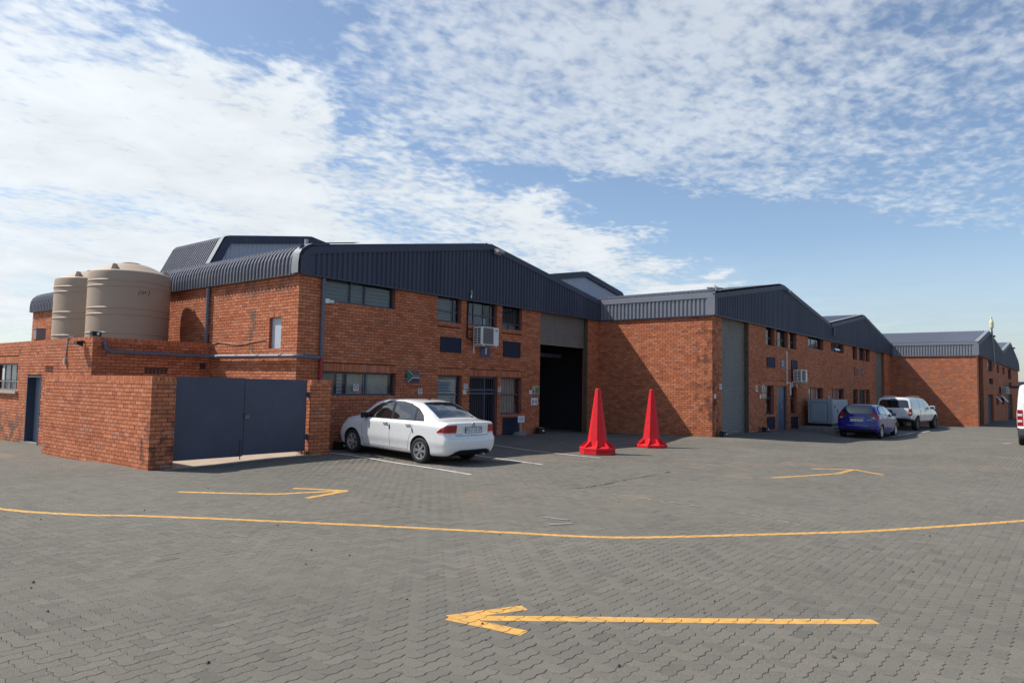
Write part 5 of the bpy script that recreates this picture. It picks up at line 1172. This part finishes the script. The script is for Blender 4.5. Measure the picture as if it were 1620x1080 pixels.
            top = []; low = []; good = []
            for v in vs:
                if view == 'side': o, d = (v.x, sg*3, v.y), (0, -sg, 0)
                elif view == 'top': o, d = (v.x, v.y, 4), (0, 0, -1)
                elif view == 'rear': o, d = (-2, v.x, v.y), (1, 0, 0)
                elif view == 'front': o, d = (s.L+2, v.x, v.y), (-1, 0, 0)
                else:
                    base = Vector((0, 0, 0)) if view == 'rdiag' else Vector((s.L, 0, 0)); o, d = base+U*v.x-D*3+Vector((0, 0, v.y)), D
                h, nn = s.ray(o, d)
                if h is None: top.append(None); continue
                if nn.dot(Vector(d)) > 0: nn = -nn
                top.append((h+nn*off, h-nn*.006))
            ok = [i for i, q in enumerate(top) if q]; mp = {i: k for k, i in enumerate(ok)}
            V = [top[i][0] for i in ok]; F = [tuple(mp[i] for i in f) for f in fs if all(i in mp for i in f)]
            bm = bmesh.new(); bv = [bm.verts.new(v) for v in V]
            for f in F:
                try: bm.faces.new([bv[i] for i in f])
                except ValueError: pass
            low = {bv[k]: top[i][1] for k, i in enumerate(ok)}
            be = [e for e in bm.edges if len(e.link_faces) == 1]; nv = {}
            for e in be:
                for v in e.verts:
                    if v not in nv: nv[v] = bm.verts.new(low[v])
            for e in be:
                a, b = e.verts
                try: bm.faces.new([a, b, nv[b], nv[a]])
                except ValueError: pass
            bmesh.ops.delete(bm, geom=[v for v in bm.verts if not v.link_faces], context='VERTS')
            bmesh.ops.recalc_face_normals(bm, faces=bm.faces)
            me = bpy.data.meshes.new(name); bm.to_mesh(me); bm.free(); me.materials.append(m)
            # make sure the shell faces outward
            c = sum((p.normal.dot(Vector((0, sg, 0)) if view in ('side',) else Vector((0, 0, 1)) if view == 'top' else Vector((-1, 0, 0)) if view == 'rear' else Vector((1, 0, 0)) if view == 'front' else -D)*p.area for p in me.polygons))
            if c < 0: me.flip_normals()
            if smooth: me.polygons.foreach_set('use_smooth', [True]*len(me.polygons)); me.set_sharp_from_angle(angle=R(45))
            o = bpy.data.objects.new(name, me); COL.objects.link(o); o.parent = parent or s.t; made.append(o)
        return made
    def strip(s, name, a, b, view, w=.008, m=seam_m, off=.0022, sides=(1, -1), parent=None):
        a, b = Vector(a), Vector(b); t = (b-a).normalized(); n = Vector((-t.y, t.x))*w/2
        return s.decal(name, [a+n, a-n, b-n, b+n], view, m, off, step=.05, sides=sides, parent=parent)
    def wheels(s, axles, y, r, w, rimr, spokes, zc=None, m=None):
        proto = None; zc = r if zc is None else zc
        for ax in axles:
            for sg in (1, -1):
                p = part('wheel', s.t); p.location = (ax, sg*y, zc); p.rotation_euler = (0, random.uniform(0, 3), 0 if sg > 0 else math.pi)
                if proto is None:
                    b = MB(); hw = w/2; b.lathe([(rimr, hw*.92), (rimr+.012, hw), (r*.9, hw), (r*.965, hw*.85), (r, hw*.55), (r, -hw*.55), (r*.965, -hw*.85), (r*.9, -hw), (rimr, -hw)], 40, ax='y', caps=False)
                    k = MB(); hr = rimr+.002
                    k.lathe([(hr, hw*.92), (hr-.02, hw*.95), (hr-.028, hw*.80), (hr-.03, -hw*.6), (.05, -hw*.6)], 40, ax='y', caps=False)
                    for i in range(spokes):
                        a = 2*math.pi*i/spokes
                        for da, wd in ((-.14, .016), (.14, .016)):
                            c0, s0 = math.cos(a+da*.6), math.sin(a+da*.6); c1, s1 = math.cos(a+da), math.sin(a+da)
                            p0 = (.03*c0, .03*s0); p1 = ((hr-.02)*c1, (hr-.02)*s1); nx, nz = -s1*wd, c1*wd
                            k.add([(p0[0]-nx, hw*.72, p0[1]-nz), (p0[0]+nx, hw*.72, p0[1]+nz), (p1[0]+nx, hw*.86, p1[1]+nz), (p1[0]-nx, hw*.86, p1[1]-nz), (p0[0]-nx, hw*.5, p0[1]-nz), (p0[0]+nx, hw*.5, p0[1]+nz), (p1[0]+nx, hw*.6, p1[1]+nz), (p1[0]-nx, hw*.6, p1[1]-nz)], [(0, 1, 2, 3), (0, 4, 5, 1), (1, 5, 6, 2), (2, 6, 7, 3), (3, 7, 4, 0)])
                    k.lathe([(.055, hw*.70), (.05, hw*.80), (.0, hw*.82)], 20, ax='y', caps=False)
                    d = MB(); d.lathe([(hr-.03, -hw*.2), (.01, -hw*.2)], 32, ax='y', caps=False)
                    to = b.build('tyre', tyre_m, p, smooth=True); ro = k.build('rim', m or rim_m, p, smooth=True); do = d.build('brake_disc', seam_m, p)
                    proto = (to, ro, do)
                else:
                    for o in proto: c = o.copy(); COL.objects.link(c); c.parent = p
    def mirror(s, x, y, z, m, sc=1.0):
        for sg in (1, -1):
            b = MB(); pr = [(-.045, .0), (-.05, .06), (-.03, .15), (.03, .17), (.07, .12), (.08, .02)]
            vs = []; 
            for zz, k in ((-.065, .75), (-.05, 1), (.05, 1), (.07, .7)):
                for px, py in pr: vs.append((x+px*k*sc, sg*(y+py*sc), z+zz*sc))
            n = len(pr); fs = [(i*n+j, i*n+(j+1) % n, (i+1)*n+(j+1) % n, (i+1)*n+j) for i in range(3) for j in range(n)]+[tuple(range(n)), tuple(range(3*n, 4*n))]
            b.add(vs, fs); o = b.build('wing_mirror', m, s.t, smooth=True, angle=60)
            g = MB(); g.box(x-.054*sc, x-.047*sc, *sorted((sg*(y+.02), sg*(y+.14*sc))), z-.045*sc, z+.05*sc); g.build('mirror_glass', carglass_m, o)
    def handle(s, x, z, m, w=.17):
        for sg in (1, -1):
            h, n = s.ray((x, sg*3, z), (0, -sg, 0))
            if h is None: continue
            b = MB(); y = abs(h.y); b.box(x-w/2, x+w/2, *sorted((sg*(y+.012), sg*(y+.032))), z-.012, z+.014); b.box(x-w/2, x-w/2+.03, *sorted((sg*(y-.01), sg*(y+.012))), z-.010, z+.012); b.box(x+w/2-.03, x+w/2, *sorted((sg*(y-.01), sg*(y+.012))), z-.010, z+.012)
            o = b.build('door_handle', m, s.t)
    def plate(s, z, w=.52, h=.115, txt=None, x=None, y=0):
        hh, n = s.ray((-2, y, z), (1, 0, 0)); xx = hh.x-.016 if x is None else x
        b = MB(); b.box(xx, xx+.012, y-w/2, y+w/2, z-h/2, z+h/2); o = b.build('number_plate', paper_m, s.t)
        b = MB(); e = .012
        for y0, y1, z0, z1 in ((y-w/2-e, y+w/2+e, z+h/2, z+h/2+e), (y-w/2-e, y+w/2+e, z-h/2-e, z-h/2), (y-w/2-e, y-w/2, z-h/2, z+h/2), (y+w/2, y+w/2+e, z-h/2, z+h/2)): b.box(xx-.004, xx+.014, y0, y1, z0, z1)
        b.build('surround', navy_m, o)
        if txt: text(txt, h*.92, navy_m, o, (xx-.0015, y, z), (math.pi/2, 0, -math.pi/2), 'lettering', .80)
        else:
            b = MB()
            for i, f in enumerate((.10, .17, .28, .35, .46, .53, .68, .76, .86)): b.box(xx-.001, xx-.0002, y-w/2+f*w-.012, y-w/2+f*w+.012, z-h*.28, z+h*.28)
            stuff(b.build('lettering', MATS['grey_print'], o))
        return o
def sedan():
    Ls = 4.39
    #      x    zb   ws   wm   zm   wsh  zsh  wb   zbelt wt  zt    zc
    st = [(0,   .26, .72, .805, .56, .80, .84, .755, .955, .66, .985, .995),
          (.12, .23, .77, .838, .56, .832, .85, .775, .962, .67, 1.0, 1.015),
          (.52, .20, .79, .848, .56, .845, .865, .792, .970, .66, 1.03, 1.052),
          (.90, .19, .80, .85, .56, .847, .875, .795, .972, .585, 1.215, 1.25),
          (1.30, .19, .80, .85, .56, .848, .878, .796, .972, .575, 1.368, 1.412),
          (1.90, .19, .80, .85, .56, .848, .872, .795, .965, .590, 1.425, 1.465),
          (2.45, .19, .80, .85, .56, .848, .866, .793, .955, .595, 1.412, 1.453),
          (2.80, .19, .80, .85, .56, .846, .86, .79, .945, .590, 1.350, 1.393),
          (3.15, .19, .80, .85, .56, .838, .83, .775, .935, .60, 1.165, 1.21),
          (3.50, .19, .80, .85, .56, .835, .81, .765, .915, .64, .97, 1.0),
          (3.90, .19, .79, .845, .54, .82, .77, .735, .86, .61, .905, .935),
          (4.22, .20, .75, .81, .50, .77, .70, .68, .77, .55, .82, .845),
          (Ls,  .22, .66, .73, .46, .69, .60, .60, .66, .50, .70, .715)]
    rear = lambda y, z: .085*(y/.8)**3.2+float(np.interp(z, [.2, .30, .40, .50, .62, .655, .69, .80, .92, .96, 1.0], [.13, .06, .008, .0, .004, .012, .062, .066, .058, .060, .09]))
    front = lambda y, z: .26*(y/.8)**2.2+float(np.interp(z, [.2, .32, .5, .62, .74], [.10, 0, 0, .04, .12]))
    ra, fa = .98, 3.535
    zr, zf = -.095, -.035; base = Vector((12.42, 12.02)); hd = R(88.3)
    c = Car('white_sedan', 'white four-door sedan parked nose to the warehouse wall', 'car', (base.x-ra*math.cos(hd), base.y-ra*math.sin(hd), zr-.022), hd, Ls, st, rear, front, carwhite_m, pitch=-math.atan2(zf-zr, fa-ra)*0)
    c.t.rotation_mode = 'XYZ'; c.t.rotation_euler = (0, 0, 0); M = Matrix.Rotation(hd, 4, 'Z') @ Matrix.Rotation(-math.atan2(zf-zr, fa-ra), 4, 'Y'); c.t.rotation_euler = M.to_euler()
    c.arches((ra, fa), .345, .56, .315)
    c.wheels((ra, fa), .745, .303, .19, .205, 6)
    # glass
    c.decal('window_surround', [(.90, .985), (3.22, .945), (3.10, 1.03), (2.84, 1.21), (2.58, 1.335), (2.30, 1.392), (1.85, 1.405), (1.50, 1.365), (1.22, 1.265), (1.0, 1.12)], 'side', trim_m, .0025)
    c.decal('side_window', [(2.10, .985), (3.12, .968), (3.03, 1.03), (2.80, 1.195), (2.54, 1.315), (2.32, 1.365), (2.14, 1.378)], 'side', carglass_m, .005)
    c.decal('side_window', [(1.25, 1.0), (2.00, .988), (2.04, 1.38), (1.85, 1.382), (1.54, 1.345), (1.30, 1.27)], 'side', carglass_m, .005)
    c.decal('quarter_window', [(.96, 1.02), (1.19, 1.005), (1.235, 1.225), (1.05, 1.125)], 'side', carglass_m, .005)
    c.decal('rear_window', [(.60, -.585), (.60, .585), (.95, .545), (1.28, .49), (1.28, -.49), (.95, -.545)], 'top', carglass_m, .004)
    c.decal('windscreen', [(2.74, -.50), (2.74, .50), (3.2, .585), (3.46, .61), (3.50, .35), (3.51, 0), (3.50, -.35), (3.46, -.61), (3.2, -.585)], 'top', carglass_m, .004)
    # lights
    c.decal('tail_light', [(.425, .945), (.44, .735), (.86, .742), (.885, .775), (.79, .86), (.66, .935)], 'rdiag', taillight_m, .005)
    c.decal('reverse_lens', [(.44, .768), (.443, .737), (.84, .743), (.85, .760)], 'rdiag', lens_m, .0075)
    c.decal('headlight', [(.42, .70), (.44, .58), (.80, .66), (1.05, .80), (.9, .80)], 'fdiag', lens_m, .004)
    # shut lines
    for a, b_ in (((2.07, .97), (2.06, .30)), ((1.22, .98), (1.27, .72)), ((1.27, .72), (1.36, .55)), ((3.20, .94), (3.12, .62)), ((3.12, .62), (3.10, .30)), ((1.36, .55), (1.42, .30)), ((1.42, .295), (3.10, .295))): c.strip('shut_line', a, b_, 'side', .0055)
    for a, b_ in (((.56, .965), (.545, .72)), ((-.56, .965), (-.545, .72)), ((-.545, .70), (.545, .70))): c.strip('shut_line', a, b_, 'rear', .011)
    c.strip('shut_line', (.10, .835), (.60, .835), 'side', .0, m=carwhite_m) if False else None
    c.decal('bumper_trim', [(-.66, .20), (.66, .20), (.66, .265), (.56, .34), (.42, .375), (-.42, .375), (-.56, .34), (-.66, .265)], 'rear', black_m, .006)
    c.decal('boot_recess', [(-.36, .905), (.36, .905), (.34, .755), (-.34, .755)], 'rear', mat('recess_shade_white', (.70, .70, .69), .35, coat=1, var=.01), .0015)  # recess drawn flat, its shade put into a darker white
    c.handle(2.24, .875, carwhite_m); c.handle(1.40, .885, carwhite_m)
    c.decal('rub_strip', [(2.085, .83), (2.06, .83), (2.05, .73), (2.075, .73)], 'side', black_m, .012); c.decal('rub_strip', [(1.26, .79), (1.235, .80), (1.20, .70), (1.215, .69)], 'side', black_m, .010)
    c.mirror(3.02, .80, 1.0, black_m)
    c.plate(.825, txt='KN 27 GX GP')
    h, n = c.ray((-2, 0, .94), (1, 0, 0)); e = part('emblem', c.t); x = h.x-.006
    b = MB(); b.lathe([(.052, x), (.052, x+.012), (.042, x+.012), (.042, x)], 28, (0, 0, .94), 'x', caps=False); b.build('ring', galv_m, e)
    b = MB(); b.lathe([(.043, x+.008), (.001, x+.008)], 28, (0, 0, .94), 'x', caps=False); b.build('disc', navy_m, e)
    b = MB()
    def stroke(p, q, w=.009):
        p, q = Vector(p), Vector(q); t = (q-p).normalized(); nn = Vector((-t.y, t.x))*w/2
        b.prism([tuple(p+nn), tuple(p-nn), tuple(q-nn), tuple(q+nn)], 'x', x-.001, x+.007)
    for p, q in (((-.020, .978), (0, .948)), ((.020, .978), (0, .948)), ((-.036, .955), (-.018, .905)), ((-.018, .905), (0, .938)), ((0, .938), (.018, .905)), ((.018, .905), (.036, .955))): stroke(p, q)
    b.build('letters', galv_m, e)
    h, n = c.ray((-2, .36, .735), (1, 0, 0))
    b = MB(); b.box(h.x-.006, h.x, .33, .50, .728, .745); b.build('badge', galv_m, c.t)
    b = MB(); b.tube([(1.62, .0, 1.445), (1.50, 0, 1.60)], [.008, .003], 6); b.box(1.57, 1.68, -.03, .03, 1.435, 1.462); b.build('aerial', black_m, c.t)
    b = MB(); b.tube([(.18, -.35, .25), (.02, -.35, .25)], .028, 10); b.build('exhaust', galv_m, c.t)
sedan()
def hatch():
    Lh = 3.97
    st = [(0,   .28, .70, .79, .58, .785, .86, .74, 1.01, .62, 1.05, 1.065),
          (.10, .25, .75, .83, .58, .825, .87, .775, 1.02, .63, 1.13, 1.155),
          (.35, .22, .79, .855, .58, .85, .88, .80, 1.03, .59, 1.315, 1.36),
          (.60, .20, .80, .86, .58, .855, .88, .81, 1.03, .57, 1.385, 1.445),
          (1.30, .19, .80, .86, .58, .855, .88, .81, 1.01, .575, 1.42, 1.485),
          (2.0, .19, .80, .86, .58, .855, .87, .805, .985, .575, 1.395, 1.465),
          (2.40, .19, .80, .86, .58, .85, .86, .80, .965, .58, 1.33, 1.395),
          (2.80, .19, .80, .855, .57, .845, .84, .79, .945, .62, 1.14, 1.18),
          (3.15, .19, .79, .85, .56, .835, .81, .77, .91, .64, .965, .99),
          (3.60, .20, .76, .82, .52, .79, .75, .70, .83, .58, .87, .895),
          (Lh,  .22, .66, .72, .46, .68, .62, .58, .68, .48, .72, .735)]
    rear = lambda y, z: .12*(y/.8)**2.4+float(np.interp(z, [.2, .32, .42, .62, .70, .85, 1.05, 1.3], [.10, .02, 0, .0, .03, .04, .07, .06]))
    front = lambda y, z: .26*(y/.8)**2.2+float(np.interp(z, [.2, .32, .5, .62, .74], [.10, 0, 0, .04, .12]))
    ra, fa = .70, 3.19; z = -.245; hd = R(-2.0)
    c = Car('blue_hatchback', 'dark blue hatchback parked in the building shade beside the generator', 'car', (33.95-ra, 7.55, z), hd, Lh, st, rear, front, carblue_m)
    c.arches((ra, fa), .345, .56, .315); c.wheels((ra, fa), .745, .305, .19, .215, 7)
    c.decal('window_surround', [(.45, 1.06), (2.75, .955), (2.45, 1.19), (2.2, 1.33), (1.9, 1.395), (1.3, 1.41), (.85, 1.365), (.58, 1.28)], 'side', trim_m, .0025)
    c.decal('side_window', [(1.55, 1.02), (2.66, .975), (2.42, 1.17), (2.18, 1.30), (1.9, 1.365), (1.58, 1.38)], 'side', carglass_m, .005)
    c.decal('side_window', [(.62, 1.075), (1.47, 1.03), (1.50, 1.38), (1.25, 1.38), (.88, 1.335), (.70, 1.25)], 'side', carglass_m, .005)
    c.decal('rear_window', [(.09, -.60), (.09, .60), (.36, .535), (.49, .49), (.49, -.49), (.36, -.535)], 'top', carglass_m, .004)
    c.decal('spoiler', [(.48, -.50), (.48, .50), (.62, .48), (.62, -.48)], 'top', carblue_m, .02)
    c.decal('windscreen', [(2.28, -.50), (2.28, .50), (2.8, .58), (3.1, .60), (3.14, 0), (3.1, -.60), (2.8, -.58)], 'top', carglass_m, .004)
    c.decal('tail_light', [(.46, .92), (.58, .84), (.76, .86), (.74, 1.02), (.60, 1.15), (.52, 1.12)], 'rdiag', taillight_m, .006)
    c.decal('reverse_lens', [(.47, .91), (.55, .86), (.60, .87), (.56, .93)], 'rdiag', lens_m, .009)
    c.decal('headlight', [(.42, .74), (.44, .62), (.85, .72), (1.1, .86), (.95, .85)], 'fdiag', lens_m, .004)
    c.decal('bumper_trim', [(-.70, .22), (.70, .22), (.70, .34), (.60, .40), (-.60, .40), (-.70, .34)], 'rear', black_m, .005)
    for y in (-.62, .62): c.decal('reflector', [(y-.07, .44), (y+.07, .44), (y+.07, .49), (y-.07, .49)], 'rear', taillight_m, .006)
    for a, b_ in (((1.51, 1.02), (1.50, .30)), ((.60, 1.05), (.72, .78)), ((2.72, .94), (2.66, .30))): c.strip('shut_line', a, b_, 'side', .0055)
    c.strip('chrome_strip', (-.30, .90), (.30, .90), 'rear', .02, galv_m, .01); c.strip('bumper_line', (-.45, .56), (.45, .56), 'rear', .012, galv_m, .004)
    c.handle(1.68, .90, carblue_m); c.handle(.86, .93, carblue_m); c.mirror(2.62, .80, 1.02, carblue_m); c.plate(.79)
    b = MB(); b.tube([(.13, .0, 1.13), (.30, -.35, 1.24)], .012, 6); b.build('wiper', black_m, c.t)
    h, n = c.ray((-2, -.42, .82), (1, 0, 0)); b = MB(); b.box(h.x-.006, h.x, -.56, -.40, .80, .83); b.build('badge', galv_m, c.t)
hatch()
def pickup():
    Lp = 5.2
    st = [(0,   .50, .80, .88, .80, .88, .98, .86, 1.13, .70, 1.66, 1.70),
          (.15, .48, .82, .90, .80, .90, .98, .875, 1.14, .71, 1.69, 1.74),
          (1.0, .44, .84, .92, .80, .905, .98, .88, 1.15, .70, 1.71, 1.78),
          (1.9, .42, .84, .92, .80, .905, .98, .88, 1.14, .69, 1.71, 1.785),
          (2.7, .42, .84, .92, .80, .905, .97, .88, 1.13, .68, 1.69, 1.765),
          (3.15, .42, .84, .92, .80, .90, .97, .88, 1.12, .69, 1.60, 1.67),
          (3.55, .42, .84, .92, .80, .90, .96, .87, 1.11, .73, 1.37, 1.42),
          (3.95, .43, .84, .92, .80, .895, .95, .86, 1.09, .75, 1.14, 1.17),
          (4.6, .44, .83, .91, .76, .88, .90, .82, 1.02, .70, 1.07, 1.10),
          (5.0, .46, .78, .86, .70, .82, .82, .75, .94, .62, .98, 1.0),
          (Lp,  .48, .70, .78, .66, .74, .78, .66, .86, .55, .89, .90)]
    rear = lambda y, z: .10*(y/.85)**2.6+float(np.interp(z, [.45, .60, .68, .75, 1.14, 1.16, 1.7], [.02, -.02, -.02, .06, .05, .06, .22]))
    front = lambda y, z: .24*(y/.85)**2.2+float(np.interp(z, [.45, .6, .8, .95], [.06, 0, .02, .1]))
    ra, fa = 1.12, 4.32; hd = R(-6.5)
    c = Car('white_pickup', 'white double-cab pickup with canopy parked ahead of the blue hatchback', 'pickup', (43.3-ra, 7.80, -.235), hd, Lp, st, rear, front, carsilver_m)
    c.arches((ra, fa), .43, .58, .40); c.wheels((ra, fa), .79, .375, .25, .235, 6, m=mat('dark_rim', (.10, .10, .11), .4, metal=.5))
    c.decal('rear_window', [(-.76, 1.20), (.76, 1.20), (.68, 1.56), (.58, 1.615), (-.58, 1.615), (-.68, 1.56)], 'rear', carglass_m, .008)
    c.decal('brake_lamp', [(-.16, 1.635), (.16, 1.635), (.15, 1.675), (-.15, 1.675)], 'rear', taillight_m, .01)
    for pts in ([(.25, 1.22), (1.45, 1.20), (1.48, 1.62), (.40, 1.60)], [(1.62, 1.19), (2.35, 1.18), (2.38, 1.62), (1.72, 1.62)], [(2.45, 1.18), (3.45, 1.155), (3.10, 1.47), (2.85, 1.60), (2.48, 1.62)]): c.decal('side_window', pts, 'side', carglass_m, .006)
    c.decal('windscreen', [(2.95, -.60), (2.95, .60), (3.8, .70), (3.9, 0), (3.8, -.70)], 'top', carglass_m, .004)
    c.decal('tail_light', [(.60, .80), (.76, .80), (.78, 1.10), (.74, 1.16), (.62, 1.16)], 'rdiag', taillight_m, .008)
    c.decal('reverse_lens', [(.64, .90), (.72, .90), (.72, .98), (.64, .98)], 'rdiag', lens_m, .012)
    c.decal('tailgate_panel', [(.76, 1.09), (.76, .86), (-.02, .86), (.05, 1.09)], 'rear', mat('dark_decal', (.09, .09, .10), .4), .004)
    c.decal('tailgate_crest', [(.05, 1.09), (-.02, .86), (-.10, .86), (-.03, 1.09)], 'rear', carsilver_m, .005)
    c.decal('bumper', [(-.86, .50), (.86, .50), (.86, .62), (.60, .66), (-.60, .66), (-.86, .62)], 'rear', black_m, .05)
    c.decal('bumper', [(-.80, .625), (.80, .625), (.80, .70), (-.80, .70)], 'rear', mat('bumper_grey', (.30, .30, .30), .4), .03)
    for a, b_ in (((2.41, 1.16), (2.41, .5)), ((3.55, 1.1), (3.5, .5)), ((.08, 1.165), (1.52, 1.165))): c.strip('shut_line', a, b_, 'side', .014)
    c.strip('cab_gap', (1.56, 1.72), (1.56, .50), 'side', .03)
    c.strip('shut_line', (-.78, .76), (.78, .76), 'rear', .012); c.strip('shut_line', (.79, .76), (.79, 1.14), 'rear', .012); c.strip('shut_line', (-.79, .76), (-.79, 1.14), 'rear', .012)
    c.handle(2.58, 1.04, galv_m); c.handle(1.72, 1.04, galv_m); c.mirror(3.42, .90, 1.20, carsilver_m, 1.35); c.plate(.70, y=-.62, w=.44)
    for sg in (-1, 1):
        b = MB(); y = sg*.58; b.tube([(.35, y, 1.73), (.45, y, 1.785), (1.9, y, 1.81), (2.5, y, 1.80), (2.6, y, 1.74)], .018, 8); b.build('roof_rail', galv_m, c.t, smooth=True)
pickup()
def van():
    Lv = 4.9
    st = [(0,   .30, .76, .82, .80, .83, 1.15, .81, 1.35, .72, 2.12, 2.20),
          (.12, .28, .79, .845, .80, .85, 1.15, .83, 1.35, .73, 2.16, 2.25),
          (1.0, .26, .80, .85, .80, .855, 1.15, .84, 1.35, .73, 2.18, 2.285),
          (3.0, .25, .80, .85, .80, .855, 1.15, .84, 1.33, .73, 2.16, 2.27),
          (3.6, .25, .80, .85, .80, .85, 1.12, .83, 1.28, .73, 2.0, 2.10),
          (4.2, .25, .80, .85, .78, .84, 1.05, .80, 1.18, .74, 1.50, 1.56),
          (4.6, .26, .78, .84, .70, .82, .92, .76, 1.05, .70, 1.14, 1.17),
          (Lv,  .30, .70, .78, .60, .74, .76, .66, .86, .58, .92, .94)]
    rear = lambda y, z: .08*(y/.8)**3+float(np.interp(z, [.25, .40, .62, .70, 1.3, 2.2], [.02, -.05, -.05, .02, .03, .13]))
    front = lambda y, z: .25*(y/.8)**2.2
    c = Car('white_van', 'white van cut off by the right edge, red tail light stack showing', 'van', (31.3, .95, -.085), 0, Lv, st, rear, front, carwhite_m)
    c.arches((.95, 3.75), .37, .56, .34); c.wheels((.95, 3.75), .74, .33, .2, .2, 6, m=MATS['dark_rim'])
    c.decal('rear_window', [(-.62, 1.40), (.62, 1.40), (.58, 2.0), (-.58, 2.0)], 'rear', carglass_m, .006)
    for pts in ([(.4, 1.42), (1.7, 1.40), (1.7, 2.0), (.5, 2.0)], [(1.8, 1.40), (2.9, 1.38), (2.9, 2.0), (1.8, 2.0)], [(3.0, 1.36), (4.1, 1.28), (3.7, 1.85), (3.0, 2.0)]): c.decal('side_window', pts, 'side', carglass_m, .005)
    c.decal('tail_light', [(.50, .72), (.68, .72), (.68, 1.30), (.52, 1.30)], 'rdiag', taillight_m, .008)
    for z in (.86, 1.08): c.decal('reverse_lens', [(.53, z), (.66, z), (.66, z+.08), (.53, z+.08)], 'rdiag', lens_m, .012)
    c.decal('bumper', [(-.84, .30), (.84, .30), (.84, .64), (-.84, .64)], 'rear', mat('grey_bumper', (.05, .05, .055), .5), .03)
    c.decal('filler_flap', [(.50, 1.55), (.62, 1.55), (.62, 1.85), (.50, 1.85)], 'rear', carwhite_m, .02)
    c.mirror(4.0, .85, 1.35, black_m, 1.3); c.plate(.78)
van()
bpy.context.view_layer.update()
